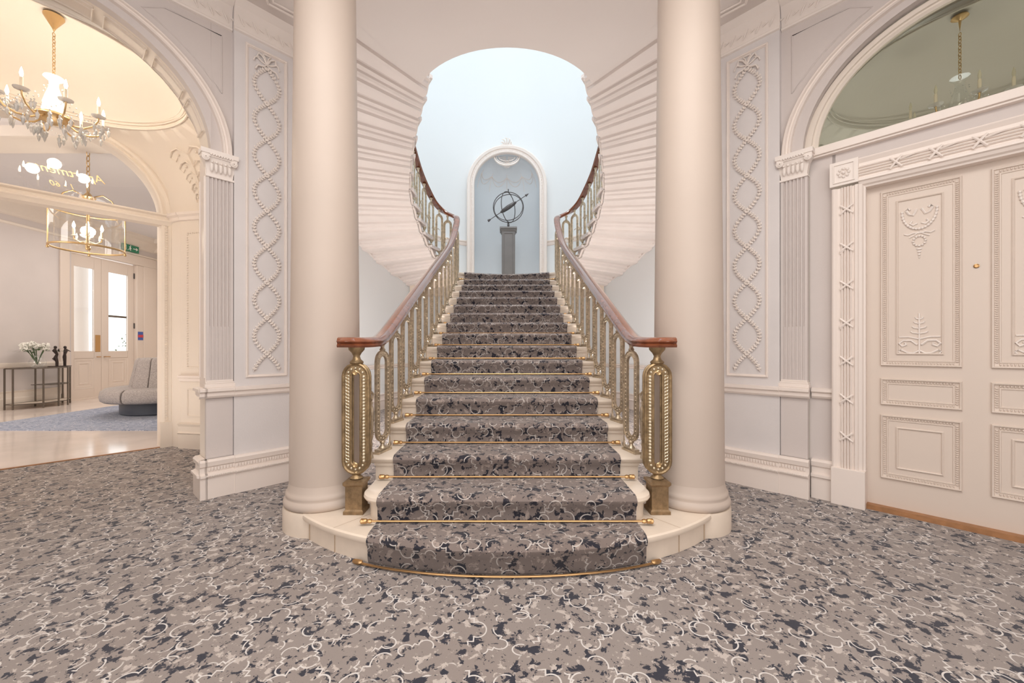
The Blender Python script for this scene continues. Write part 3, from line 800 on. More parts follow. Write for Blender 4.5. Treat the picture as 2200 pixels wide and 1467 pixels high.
# ------------------------------------------------------------------ columns
for sg, sd in SIDES:
    ct = thing('column', (sg*1.246, 2.74, 0), 'thick round cream column at the %s of the staircase' % sd, 'column', 'columns flanking the staircase')
    c = (sg*1.246, 2.74, 0)
    mb = MB(); mb.lathe([(.262, 0), (.262, .13), (.258, .148), (0, .15)], c, 48); mb.build('plinth', 'stone', ct, smooth=40)
    mb = MB(); mb.lathe([(.245, .15), (.256, .158), (.261, .175), (.256, .195), (.246, .205), (.243, .212), (.246, .222), (.245, .236), (.238, .245), (.232, .26), (.2246, .30)], c, 48); mb.build('base', 'column', ct, smooth=50)
    mb = MB(); mb.lathe([(.2246-.033*(i/20)**1.2, .30+3.55*i/20) for i in range(21)], c, 64); mb.build('shaft', 'column', ct, smooth=50)
    mb = MB(); mb.lathe([(.192, 3.85), (.2, 3.86), (.2, 3.88), (.192, 3.89), (.2, 3.94), (.24, 4.0), (.25, 4.05)], c, 48); mb.build('capital', 'plaster', ct, smooth=50)

# ------------------------------------------------------------------ slanting hall walls
WF = .05   # plane of the arched wall; the garland pier stands 5 cm proud
def blob(mb, p, sc, fn): mb.ball(p, 1, fn, n=5, sc=sc)
def arch_wall(mb, s0, s1, w0, ztop, off, fn, c=SCN, rx=RX, rz=RZ, spr=SPR, n=40):
    P = arcpts(off, n, c, rx, rz, spr)
    mb.grid([[(a, w0, z) for a, z in P], [(a, w0, ztop) for a, z in P]], fn)
    for a, b in ((s0, P[0][0]), (P[-1][0], s1)):
        mb.add([(a, w0, 0), (b, w0, 0), (b, w0, ztop), (a, w0, ztop)], [(0, 1, 2, 3)], fn)
    return P
for sg, sd in SIDES:
    fn = W(sg)
    # wall with arch
    mb = MB()
    OPN = -.142
    P = arch_wall(mb, .10, 2.20, WF, CZ, OPN, fn)
    wd = .34
    mb.grid([[(P[0][0], WF, 0)]+[(a, WF, z) for a, z in P]+[(P[-1][0], WF, 0)], [(P[0][0], .12, 0)]+[(a, .12, z) for a, z in P]+[(P[-1][0], .12, 0)]], fn)
    mi = MB(); mi.grid([[(P[0][0], .12, 2.5)]+[(a, .12, z) for a, z in P]+[(P[-1][0], .12, 2.5)], [(P[0][0], wd, 2.5)]+[(a, wd, z) for a, z in P]+[(P[-1][0], wd, 2.5)]], fn)
    mi.box(P[0][0]-.03, .300, .06, .23, 0, 2.755, fn)
    arch_wall(mi, -.3, 2.7, wd, CZ, OPN, fn)
    if sg < 0:
        for q0_ in (12, 32, 52, 72, 92, 112, 132, 152):
            r_ = []
            for j in range(9):
                a = radians(q0_+2+j*2); r_.append(a)
            for e, g in ((.0, .155), (.0, .20), (.0, .315)):
                mi.tube([(SCN-(RX+OPN-e)*cos(a), g, SPR+(RZ+OPN*.66-e)*sin(a)) for a in r_], .006, 4, fn=fn)
            for a in (r_[0], r_[-1]):
                mi.tube([(SCN-(RX+OPN-.013)*cos(a), g, SPR+(RZ+OPN*.66-.013)*sin(a)) for g in (.155, .315)], .006, 4, fn=fn)
    struct(mi.build('trim_arch_soffit_'+sd, 'cream' if sg < 0 else 'vault_right', smooth=20))
    struct(mb.build('wall_'+sd, 'wall', smooth=20))
    mb = MB()
    mb.box(-.40, .115, 0, .3, 0, CZ, fn)
    struct(mb.build('wall_pier_'+sd, 'pier'))
    mb = MB(); mb.box(2.2, 2.75, 0, .3, 0, CZ, fn); mb.box(2.75, 4.6, .05, .3, 0, CZ, fn)
    q = fn((4.6, .05, 0)); mb.box(min(q[0], q[0]+sg*.2), max(q[0], q[0]+sg*.2), -3.0, q[1]+.1, 0, CZ)
    struct(mb.build('wall_side_'+sd, 'pier'))
    # skirtings, dado
    mb = MB(); run(mb, -.40, .118, skirt_prof(0), fn); run(mb, .118, .315, skirt_prof(.012), fn)
    if sg > 0: run(mb, .315, .447, skirt_prof(.10), fn)
    else:
        pass
    # ornament: carved leaf band and rope
    for i in range(34):
        s_ = -.39+i*.0205
        if s_ > .31: break
        w_ = (-.036 if s_ < .118 else -.024)
        mb.ball((s_, w_, .228), .012, fn, n=4, sc=(.8, .6, 1.3))
    for i in range(58):
        s_ = -.395+i*.0123
        mb.ball((s_, (-.062 if s_ < .118 else -.05), .184), .008, fn, n=4, sc=(1.0, .8, 1.0))
    struct(mb.build('baseboard_'+sd, 'white', smooth=30))
    mb = MB(); run(mb, -.40, .118, rail_prof(0), fn); run(mb, .118, .315, rail_prof(.012), fn)
    if sg > 0: run(mb, .315, .447, rail_prof(.10), fn)
    struct(mb.build('trim_dado_'+sd, 'white', smooth=30))
    # cornice / frieze
    mb = MB()
    cp = lambda w0: [(w0, 3.81), (w0-.018, 3.815), (w0-.022, 3.83), (w0-.012, 3.84), (w0-.02, 3.95), (w0-.035, 4.0), (w0-.07, 4.03), (w0-.08, 4.05), (w0, 4.05)]
    run(mb, -.42, .118, cp(0), fn); run(mb, .118, 2.75, cp(WF), fn)
    for i in range(40):
        s_ = -.38+i*.05
        ww = -.022 if s_ < .11 else WF-.022
        a = 0 if i % 2 else 1
        mb.tube([(s_-.02, ww, 3.86+.03*a), (s_, ww-.006, 3.90), (s_+.02, ww, 3.94-.03*a)], [.003, .008, .003], 5, fn=fn)
        mb.ball((s_, ww, 3.905), .010, fn, n=4, sc=(1, .6, 1))
    struct(mb.build('trim_cornice_'+sd, 'plaster', smooth=30))
    # archivolt
    mb = MB()
    arch_mould(mb, [(0, WF), (0, WF-.035), (-.009, WF-.048), (-.025, WF-.05), (-.032, WF-.035), (-.044, WF-.03), (-.050, WF-.04), (-.062, WF-.03), (-.066, WF+.0)], fn)
    struct(mb.build('trim_arch_'+sd, 'white', smooth=30))
    mb = MB(); arch_mould(mb, [(-.064, WF), (-.068, WF+.03), (-.090, WF+.035), (-.096, WF+.01), (-.106, WF+.0), (-.110, WF+.045), (-.122, WF+.05), (-.126, WF+.012), (-.134, WF+.012), (-.142, WF+.05)], fn)
    struct(mb.build('trim_arch_reveal_'+sd, 'wall', smooth=30))
    # spandrel raised lines
    mb = MB()
    sp = [(.20, 3.70), (.20, 3.25)]+[(SCN-(RX+.09)*cos(a), SPR+(RZ+.09)*sin(a)) for a in [radians(34+ i*4) for i in range(9)]]+[(.95, 3.76)]
    sp = [(.19, 3.74), (.19, 3.27)]+[(SCN-(RX+.07)*cos(radians(t)), SPR+(RZ+.07)*sin(radians(t))) for t in range(36, 66, 4)]
    mb.tube([(a, WF, z) for a, z in sp]+[(.55, WF, 3.745)], .006, 6, closed=True, fn=fn)
    struct(mb.build('trim_spandrel_'+sd, 'wall', smooth=True))
    # fluted pilaster
    pl = thing('fluted_pilaster', fn((.2, 0, .87)), 'fluted grey pilaster with white capital beside the %s' % ('open archway' if sg < 0 else 'tall closed door'), 'pilaster', 'fluted pilasters')
    mb = MB(); S0, S1 = .119, .300
    mb.box(S0, S1, .02, .06, .305, .86, fn)
    nf = 6; pr = [(S0, .06), (S0, .012)]; gw = (S1-S0-.03)/nf
    for i in range(nf):
        g0 = S0+.015+gw*i+gw*.18; g1 = S0+.015+gw*(i+1)-gw*.18
        pr += [(g0, .012), (g0+.003, .022), ((g0+g1)/2, .026), (g1-.003, .022), (g1, .012)]
    pr += [(S1, .012), (S1, .06)]
    mb.grid([[(a, b, .93) for a, b in pr], [(a, b, 2.55) for a, b in pr]], fn)
    for i in range(nf):   # cabling in the lower third
        g = S0+.015+gw*(i+.5); mb.tube([(g, .022, .93), (g, .022, 1.36)], .0085, 6, fn=fn)
    mb.build('shaft', 'wall', pl, smooth=30)
    mb = MB()
    for a, b, c_, d in ((.012, .87, .90, 0), (.006, .90, .915, 0), (.0, .915, .93, 0)):
        mb.box(S0-a, S1+a, .01-a, .06, b, c_, fn)
    mb.build('base', 'white', pl, bevel=.003)
    mb = MB(); mb.box(S0-.004, S1+.004, .002, .06, 2.55, 2.565, fn)
    rows = []
    for z, e in ((2.565, -.003), (2.60, .0), (2.66, .012), (2.70, .03)):
        rows.append([(S0-e, .06, z), (S0-e, .01-e, z), (S1+e, .01-e, z), (S1+e, .06, z)])
    mb.grid(rows, fn); mb.box(S0-.02, S1+.035, -.028, .06, 2.70, 2.72, fn); mb.box(S0-.028, S1+.042, -.036, .06, 2.72, 2.755, fn)
    for ss in (S0+.005, S1+.012):
        for i in range(3):
            mb.tube([(ss+.022*(1-i*.3)*cos(a), -.03-.004*i, 2.685+.022*(1-i*.3)*sin(a)) for a in [2*pi*j/12 for j in range(12)]], .006, 5, closed=True, fn=fn)
    for i in range(5):
        s_ = S0+.03+i*.03; mb.ball((s_, -.01, 2.63), 1, fn, n=5, sc=(.012, .01, .04)); mb.ball((s_, -.018, 2.665), .011, fn, n=4)
    for i in range(9):
        mb.ball((S0+.015+i*.018, -.035, 2.715), .008, fn, n=4)
    mb.build('capital', 'plaster', pl, smooth=40)
    if sg < 0:   # pilaster return inside the arch
        mb = MB(); mb.box(.298, .305, .02, .21, .87, 2.70, fn)
        for ww in (.03, .19): mb.box(.304, .312, ww, ww+.012, .95, 2.55, fn)
        struct(mb.build('trim_jamb_left', 'white'))
        mb = MB(); sk = skirt_prof(0)
        for nm, prf in (('s', skirt_prof(0)), ('r', rail_prof(0))):
            Q = [(.303-a, z) for a, z in prf]; n = len(Q)
            mb.add([(a, -.0, z) for a, z in Q]+[(a, .22, z) for a, z in Q], [(i, (i+1) % n, n+(i+1) % n, n+i) for i in range(n)]+[tuple(range(n)), tuple(range(n, 2*n))], fn)
            Q2 = [(a if False else .0, z) for a, z in prf]
            run(mb, .30, .303+.045, [(a+.0, z) for a, z in [(p[0]+.012, p[1]) for p in prf]], fn)
        struct(mb.build('trim_jamb_base_left', 'white'))
    # garland panel on the pier
    gp = thing('garland_relief', fn((-.125, 0, .94)), 'tall framed white leaf garland of %s interlaced loops on the %s pier' % ('eight', sd), 'wall relief', 'interlaced garland reliefs')
    mb = MB(); rect_mould(mb, -.285, .035, .94, 3.75, [(0, .002), (0, -.014), (.006, -.018), (.014, -.014), (.016, -.006), (.020, -.006), (.022, .002)], fn); mb.build('frame', 'white', gp, smooth=20)
    mb = MB(); sc_ = -.122; am = .098; per = .309
    zt = 3.615; zb = .99
    N_ = 300
    for ph, mirror in ((0, 1), (0, -1)):
        pts = []
        for i in range(N_+1):
            z = zt-(zt-zb)*i/N_
            v = (3.30-z)/per
            pts.append((sc_+mirror*am*sin(pi*v), -.008, z))
        # arc length leaves
        acc = 0; last = pts[0]
        mb.tube(pts, .0045, 5, fn=fn, caps=False)
        for j in range(1, len(pts)):
            acc += math.dist(pts[j], last); 
            if acc > .022:
                acc = 0; d = Vector(pts[j])-Vector(last) if True else None
                d.normalize(); c = Vector(pts[j]); n_ = Vector((-d.z, 0, d.x))
                for sgn in (-1, 1):
                    a = c+n_*sgn*.004; b_ = c-d*.012+n_*sgn*.016+Vector((0, -.006, 0))
                    mb.tube([tuple(a), tuple((a+b_)/2+Vector((0, -.004, 0))), tuple(b_)], [.006, .009, .003], 5, fn=fn)
                mb.ball(tuple(c+Vector((0, -.008, 0))), 0.008, fn, n=4)
            last = pts[j]
    mb.build('garland', 'plaster', gp, smooth=60)
    mb = MB(); zc = 3.66
    for sx in (-1, 1):
        mb.tube([(sc_+sx*p[0], -.012-.006*sin(i), zc+p[1]) for i, p in enumerate([(0, -.02), (.03, .03), (.065, .045), (.075, .01), (.04, -.01), (0, -.025), (.03, -.05), (.07, -.06), (.09, -.10)])], .008, 6, fn=fn)
        mb.tube([(sc_+sx*p[0], -.012, zc+p[1]) for p in [(0, -.02), (.012, .03), (.03, .055), (.0, .06)]], .007, 6, fn=fn)
        mb.tube([(sc_+sx*p[0], -.012, zc+p[1]) for p in [(.06, .02), (.09, .0), (.10, -.03)]], .006, 6, fn=fn)
    mb.build('bow', 'plaster', gp, smooth=60)

# ------------------------------------------------------------------ right side: closed door in the arch
fn = W(1)
mb = MB(); WI = .10
mb.add([(.28, WI, 0), (.46, WI, 0), (.46, WI, 2.74), (.28, WI, 2.74)], [(0, 1, 2, 3)], fn)
mb.add([(.44, WI, 2.55), (1.9, WI, 2.55), (1.9, WI, 2.74), (.44, WI, 2.74)], [(0, 1, 2, 3)], fn)
mb.add([(1.88, WI, 0), (2.06, WI, 0), (2.06, WI, 2.74), (1.88, WI, 2.74)], [(0, 1, 2, 3)], fn)
struct(mb.build('wall_door_infill', 'wall'))
wn = MB(); wn.box(.27, 2.06, .045, .13, 2.705, 2.765, fn); wn.box(.27, 2.06, .06, .13, 2.69, 2.706, fn)
w1 = struct(wn.build('window_1', 'white', bevel=.004))
mb = MB(); arch_mould(mb, [(-.135, .16), (-.14, .105), (-.15, .10), (-.185, .10), (-.19, .115), (-.205, .115), (-.225, .13), (-.225, .16)], fn, zf=.8); mb.build('window_frame', 'cream', w1, smooth=30)
mb = MB(); P = arcpts(-.215, 40, zf=.8); mb.grid([[(a, .15, z) for a, z in P], [(a, .15, 2.74) for a, z in P]], fn); mb.build('glass_pane', 'glass_green', w1)
# door
dr = struct((lambda m_: (m_.box(.60, 1.74, .14, .19, .035, 2.45, fn), m_.build('door_1', 'door'))[1])(MB()))
def door_panel(parent, s0, s1, z0, z1, three=True):
    mb = MB(); prof = [(0, .14), (0, .128), (.004, .122), (.010, .124), (.014, .133), (.030, .138), (.034, .134), (.040, .134), (.043, .141)]
    rect_mould(mb, s0, s1, z0, z1, prof, fn)
    # gadroons along the ovolo
    def gad(a0, b0, a1, b1, n):
        for i in range(n):
            t = (i+.5)/n; mb.ball((a0+(a1-a0)*t, .132, b0+(b1-b0)*t), 1, fn, n=4, sc=((.008, .006, .0045) if a0 == a1 else (.0045, .006, .008)))
    o = .022; L = int((z1-z0-.06)/.014); Ws = int((s1-s0-.06)/.014)
    gad(s0+o, z0+.03, s0+o, z1-.03, L); gad(s1-o, z0+.03, s1-o, z1-.03, L); gad(s0+.03, z0+o, s1-.03, z0+o, Ws); gad(s0+.03, z1-o, s1-.03, z1-o, Ws)
    pn = mb.build('door_panel', 'door', parent, smooth=30)
    if three:
        mb = MB()
        i = .082
        rect_mould(mb, s0+i, s1-i, z0+i, z1-i, [(0, .14), (0, .132), (.005, .129), (.010, .132), (.012, .14)], fn)
        mb.build('inner_moulding', 'door', pn, smooth=30)
    return pn
for s0, s1 in ((.713, 1.108), (1.23, 1.625)):
    door_panel(dr, s0, s1, .238, .70); door_panel(dr, s0, s1, .774, .966, False)
    pn = door_panel(dr, s0, s1, 1.058, 2.326)
    mb = MB(); c = (s0+s1)/2
    def T_(pts, r=.005): mb.tube([(c+a, .136, z) for a, z in pts], r, 5, fn=fn)
    # top: half round garland with two facing birds, ribbon, wreath, drop
    T_([(.085*cos(a), 2.15+.13*sin(a)) for a in [pi+pi*i/20 for i in range(21)]], .006)
    for i in range(19):
        a = pi+pi*i/18; mb.ball((c+.085*cos(a), .134, 2.15+.13*sin(a)), .009, fn, n=4)
    for sx in (-1, 1):
        T_([(sx*a, z) for a, z in ((.012, 2.16), (.03, 2.12), (.05, 2.13), (.065, 2.16), (.055, 2.175), (.045, 2.16))], .007)
        T_([(sx*a, z) for a, z in ((.01, 2.06), (.03, 2.05), (.045, 2.065), (.035, 2.08))], .006)
        T_([(sx*a, z) for a, z in ((0, 1.99), (.03, 1.995), (.055, 1.985), (.075, 1.995))], .005)
        T_([(sx*a, z) for a, z in ((0, 2.0), (.03, 1.975), (.05, 1.965))], .004)
        # bottom arabesque
        T_([(sx*a, z) for a, z in ((.0, 1.17), (.03, 1.15), (.06, 1.155), (.09, 1.175), (.105, 1.165), (.095, 1.15))], .006)
        T_([(sx*a, z) for a, z in ((.01, 1.21), (.04, 1.24), (.08, 1.24), (.10, 1.22), (.085, 1.20), (.065, 1.21), (.07, 1.225))], .007)
        T_([(sx*a, z) for a, z in ((.0, 1.25), (.05, 1.265), (.10, 1.265))], .005)
        for j, zz in enumerate((1.30, 1.335, 1.37, 1.40)):
            T_([(sx*a, z) for a, z in ((0, zz-.012), (.03-.005*j, zz-.006), (.042-.008*j, zz+.004))], .005)
    for i in range(12): mb.ball((c+.03*cos(2*pi*i/12), .135, 1.935+.034*sin(2*pi*i/12)), .008, fn, n=4)
    for zz in (1.88, 1.86, 1.84, 1.82): mb.ball((c, .136, zz), 1, fn, n=4, sc=(.012*(zz-1.80)/.06, .005, .008))
    T_([(0, 1.15), (0, 1.43)], .005)
    mb.build('relief_ornament', 'plaster', pn, smooth=50)
mb = MB(); mb.lathe([(0, 0), (.013, 0), (.014, .004), (.009, .006), (.008, .003), (0, .003)], (0, 0, 0), 14, fn=lambda p: fn((1.169+p[0], .139-p[2], 1.72+p[1]))); ph = mb.build('peephole', 'rod', dr, smooth=True)
mb = MB(); mb.box(.62, 1.73, .08, .20, 0, .035, fn); tag(mb.build('door_threshold', 'threshold'), 'oak threshold strip under the tall closed door', 'threshold')
# door frame: reeded bundles tied with ribbons
df = thing('door_frame', fn((1.17, .05, 0)), 'white door surround with reeded mouldings tied by crossed ribbons', 'door frame')
def reed(mb, s0, s1, z0, z1, vertical=True, flip=False):
    d = (s1-s0) if vertical else (z1-z0)
    prof = [(0, .10), (0, .035), (.010, .028), (.022, .035), (.034, .045), (.050, .045)]
    for i in range(4):
        c = .060+i*.017
        prof += [(c-.008, .045), (c-.005, .034), (c, .030), (c+.005, .034), (c+.008, .045)]
    prof += [(.128, .045), (.134, .03), (.150, .028), (.156, .04), (.172, .05), (.180, .065), (.19, .07), (.19, .16)]
    prof = [(a*d/.19, b) for a, b in prof]
    if vertical:
        X = (lambda a: s1-a) if flip else (lambda a: s0+a)
        mb.grid([[(X(a), b, z0) for a, b in prof], [(X(a), b, z1) for a, b in prof]], fn)
    else:
        mb.grid([[(s0, b, z1-a) for a, b in prof], [(s1, b, z1-a) for a, b in prof]], fn)
for s0, s1, fl_ in ((.447, .638, False), (1.70, 1.891, True)):
    mb = MB(); reed(mb, s0, s1, .28, 2.40, True, fl_); ob = mb.build('jamb', 'white', df, smooth=25)
    mb = MB(); cc = s0+.0865 if not fl_ else s1-.0865
    for i in range(8):
        z = .52+.285*i
        for a in (-1, 1): mb.tube([(cc-.036, .034, z-a*.032), (cc, .024, z), (cc+.036, .034, z+a*.032)], .008, 6, fn=fn)
        if i % 2: mb.tube([(cc-.036, .034, z-.045), (cc+.03, .03, z+.03)], .005, 6, fn=fn)
    mb.build('ribbon', 'white', ob, smooth=50)
    mb = MB(); mb.box(s0-.004, s1+.002, .015, .14, 0, .28, fn); mb.build('plinth_block', 'white', df, bevel=.004)
    mb = MB(); b0_, b1_ = (s0-.01, s0+.155) if not fl_ else (s1-.155, s1+.01)
    mb.box(b0_, b1_, .02, .10, 2.415, 2.595, fn)
    c = (b0_+b1_)/2; rect_mould(mb, b0_+.02, b1_-.02, 2.435, 2.575, [(0, .02), (0, .012), (.006, .012), (.008, .02)], fn)
    for i in range(8): mb.ball((c+.03*cos(pi*i/4), .018, 2.505+.03*sin(pi*i/4)), .012, fn, n=4)
    mb.ball((c, .016, 2.505), .014, fn, n=4)
    mb.build('corner_block', 'plaster', df, smooth=25)
mb = MB(); reed(mb, .60, 1.74, 2.375, 2.59, False); hd = mb.build('head', 'white', df, smooth=25)
mb = MB()
for i in range(5):
    s_ = .80+.19*i; zc = 2.59-.0865*.215/.19
    for a in (-1, 1): mb.tube([(s_-.03, .034, zc-a*.038), (s_, .024, zc), (s_+.03, .034, zc+a*.038)], .008, 6, fn=fn)
    mb.tube([(s_+.02, .03, zc+.012), (s_+.06, .026, zc+.02), (s_+.10, .032, zc+.03)], .006, 6, fn=fn)
mb.build('ribbon', 'white', hd, smooth=50)

# ------------------------------------------------------------------ vestibules: octagon room with pendentives and dome
CW = 1.30
def vest(sg, sd):
    fn = W(sg); mc = 'cream' if sg < 0 else 'vault_right'
    O = [(-.28, .34), (-.28, 1.55), (.125, 2.20), (.20, 2.40), (2.13, 2.40), (2.205, 2.20), (2.61, 1.55), (2.61, .34)]
    mb = MB()
    for (a, b), (c, d) in zip(O[:-1], O[1:]):
        if abs(b-2.4) < .01 and abs(d-2.4) < .01:
            if sg > 0: mb.add([(a, b, 0), (c, d, 0), (c, d, SPR), (a, b, SPR)], [(0, 1, 2, 3)], fn)
            continue
        mb.add([(a, b, 0), (c, d, 0), (c, d, SPR), (a, b, SPR)], [(0, 1, 2, 3)], fn)
    struct(mb.build('wall_vestibule_'+sd, mc))
    # pendentive loft
    Z0 = 3.56; RR = .95; NA = 96; rows = [[], [], [], [], []]
    poly = O+[O[0]]
    for i in range(NA+1):
        a = 2*pi*i/NA; dx, dy = cos(a), sin(a); best = None
        for (x1, y1), (x2, y2) in zip(poly[:-1], poly[1:]):
            ex, ey = x2-x1, y2-y1; den = dx*ey-dy*ex
            if abs(den) < 1e-9: continue
            t_ = ((x1-SCN)*ey-(y1-CW)*ex)/den; u = ((x1-SCN)*dy-(y1-CW)*dx)/den
            if t_ > 0 and -1e-6 <= u <= 1+1e-6: best = t_ if best is None else min(best, t_)
        px, py = SCN+dx*best, CW+dy*best
        if abs(py-2.4) < .02: zl = SPR+.85*sqrt(max(0, 1-((px-SCN)/.965)**2)) if sg < 0 else SPR+.4
        elif abs(py-.34) < .02: zl = SPR+(RZ-.10)*sqrt(max(0, 1-((px-SCN)/.90)**2)) if abs(px-SCN) < .90 else SPR
        else: zl = SPR
        zl = min(zl, Z0-.01)
        qx, qy = SCN+dx*RR, CW+dy*RR
        for j in range(5):
            t_ = j/4; e = sin(t_*pi/2)
            rows[j].append((px+(qx-px)*(1-cos(t_*pi/2)), py+(qy-py)*(1-cos(t_*pi/2)), zl+(Z0-zl)*e))
    mb = MB(); mb.grid(rows, fn)
    mb.lathe([(RR, Z0), (RR-.005, Z0+.015)]+[(RR*cos(e), Z0+.02+.46*sin(e)) for e in [pi/2*i/12 for i in range(13)]], (SCN, CW, 0), 64, fn=fn)
    struct(mb.build('ceiling_vestibule_'+sd, mc, smooth=35))
    mb = MB()
    for rr, zz, t_ in ((RR-.0, Z0, .010), (RR-.025, Z0+.03, .006), (RR-.045, Z0+.05, .004)):
        mb.tube([(SCN+rr*cos(2*pi*i/72), CW+rr*sin(2*pi*i/72), zz) for i in range(72)], t_, 6, closed=True, fn=fn)
    struct(mb.build('trim_dome_ring_'+sd, mc, smooth=60))
    # arabesque reliefs in the pendentives
    mb = MB(); random.seed(3)
    for (px, py) in ((-.05, 1.93), (2.38, 1.93)):
        base = Vector((px, py, 0)); cdir = (Vector((SCN, CW, 0))-base).normalized(); tn = Vector((-cdir.y, cdir.x, 0))
        def onv(u, v):   # u sideways, v up 0..1
            e = sin(v*pi/2)*.0; z = SPR+.05+(.72)*v
            t_ = math.asin(min(.99, v)) if v > 0 else 0; k = 1-cos(t_)
            rim = Vector((SCN, CW, 0))-cdir*RR
            p = base.lerp(rim, k)+tn*u*(.4+.6*v)+cdir*.03
            return (p.x, p.y, z)
        mb.tube([onv(0, .08+.1*i) for i in range(8)], .006, 5, fn=fn)
        for v in (.2, .35, .5, .65, .8):
            for sx in (-1, 1):
                L_2 = .12+.22*v
                mb.tube([onv(sx*L_2*a, v+b) for a, b in ((0, 0), (.35, .07), (.7, .05), (1, -.02), (.85, -.07), (.65, -.03))], [.004, .010, .010, .008, .007, .004], 5, fn=fn)
                mb.ball(onv(sx*L_2*.5, v+.0), .014, fn, n=4)
    struct(mb.build('trim_pendentive_'+sd, mc, smooth=60))
    return O
OL = vest(-1, 'left'); vest(1, 'right')
fn = W(-1)
def seg_run(mb, a, b, prof, fn):   # moulding along a segment in plan; prof (protrusion towards room centre, z)
    A_, B_ = Vector(a), Vector(b); t = (B_-A_).normalized(); n = Vector((-t.y, t.x))
    if n.dot(Vector((SCN, CW))-A_) < 0: n = -n
    m_ = len(prof)
    mb.add([(A_.x+n.x*p, A_.y+n.y*p, z) for p, z in prof]+[(B_.x+n.x*p, B_.y+n.y*p, z) for p, z in prof], [(i, (i+1) % m_, m_+(i+1) % m_, m_+i) for i in range(m_)]+[tuple(range(m_))[::-1], tuple(range(m_, 2*m_))], fn)
sk_ = [(0, 0), (.035, 0), (.035, .17), (.05, .185), (.03, .2), (.03, .26), (.045, .29), (0, .305)]
rl_ = [(0, .785), (.025, .795), (.025, .825), (.045, .84), (.045, .86), (0, .87)]
co_ = [(0, 2.70), (.02, 2.705), (.025, 2.74), (.05, 2.76), (.055, 2.79), (.02, 2.80), (0, 2.80)]
mb = MB()
for i in (0, 1, 5, 6): seg_run(mb, OL[i], OL[i+1], sk_, fn)
struct(mb.build('baseboard_vestibule', 'cream', smooth=25))
mb = MB()
for i in (0, 1, 5, 6): seg_run(mb, OL[i], OL[i+1], rl_, fn); seg_run(mb, OL[i], OL[i+1], co_, fn)
seg_run(mb, OL[2], OL[3], co_, fn)
struct(mb.build('trim_vestibule', 'white', smooth=25))
# beaded panel on the splayed wall
a_, b_ = Vector(OL[1]), Vector(OL[2]); t_ = (b_-a_).normalized(); n_ = Vector((t_.y, -t_.x))
if n_.dot(Vector((SCN, CW))-a_) < 0: n_ = -n_
Ls = (b_-a_).length
vp = lambda u, z, o=.004: (a_.x+t_.x*u+n_.x*o, a_.y+t_.y*u+n_.y*o, z)
bp_ = thing('beaded_panel', fn(vp(Ls/2, .9)), 'cream wall panel outlined with beading just inside the archway', 'wall panel')
mb = MB(); U0, U1 = .12, Ls-.10
for z in [.97+.030*i for i in range(53)]:
    for u in (U0, U1): mb.ball(vp(u, z), 1, fn, n=4, sc=(.011, .011, .008))
for u in [U0+.03*i for i in range(int((U1-U0)/.03)+1)]:
    for z in (2.55,): mb.ball(vp(u, z), .010, fn, n=4)
mb.tube([vp(U0+.0, .955), vp(U1, .955)], .010, 6, fn=fn)
mb.build('beading', 'cream', bp_, smooth=60)
mb = MB()
for z in (.38, .70): mb.tube([vp(U0, z), vp(U1, z)], .008, 6, fn=fn)
for u in (U0, U1): mb.tube([vp(u, .38), vp(u, .70)], .008, 6, fn=fn)
mb.build('lower_moulding', 'cream', bp_, smooth=60)
mb = MB()
for i in range(40):
    z = 2.86+.016*i
    if z < 3.25: mb.ball(vp(U0+.02*i*.4, z, .02+.0*i), .008, fn, n=4)
mb.build('upper_beading', 'cream', bp_, smooth=60)
# second arch with glazed lunette
c2 = dict(c=SCN, rx=.985, rz=.87, spr=SPR)
mb = MB(); P = arcpts(0, 40, **c2)
mb.grid([[(a, 2.40, z) for a, z in P], [(a, 2.40, 4.3) for a, z in P]], fn)
mb.grid([[(a, 2.62, z) for a, z in P], [(a, 2.62, 4.3) for a, z in P]], fn)
for a, b in ((-1.6, .18), (2.15, 3.9)):
    mb.box(a, b, 2.41, 2.62, 0, 4.3, fn)
struct(mb.build('wall_lobby_arch', 'cream', smooth=20))
mb = MB(); arch_mould(mb, [(.02, 2.41), (.02, 2.375), (-.01, 2.36), (-.04, 2.365), (-.055, 2.385), (-.085, 2.375), (-.10, 2.39), (-.11, 2.45), (-.11, 2.60)], fn, **c2)
for a, b, e in ((.165, .29, 1), (2.165, 2.04, -1)):
    pr = [(a, 2.41), (a, 2.37), (a+e*.03, 2.36), (a+e*.05, 2.385), (a+e*.085, 2.375), (a+e*.11, 2.39), (b, 2.45), (b, 2.60)]
    mb.grid([[(x, y, 0) for x, y in pr], [(x, y, 2.75) for x, y in pr]], fn)
    for i in range(80): mb.ball((a+e*.067, 2.378, .33+.03*i), 1, fn, n=4, sc=(.014, .008, .009))
    mb.box(min(a-e*.01, b), max(a-e*.01, b), 2.355, 2.5, 0, .30, fn)
struct(mb.build('trim_lobby_arch', 'cream', smooth=30))
wn = MB(); run(wn, .17, 2.16, [(2.50, 2.655), (2.37, 2.655), (2.36, 2.68), (2.345, 2.70), (2.345, 2.715), (2.365, 2.73), (2.365, 2.755), (2.34, 2.77), (2.34, 2.785), (2.50, 2.785)], fn)
w2 = struct(wn.build('window_2', 'cream', smooth=25))
mb = MB(); P = arcpts(-.11, 40, **c2); mb.grid([[(a, 2.45, z) for a, z in P], [(a, 2.45, 2.77) for a, z in P]], fn); mb.build('glass_pane', 'glass_lunette', w2)
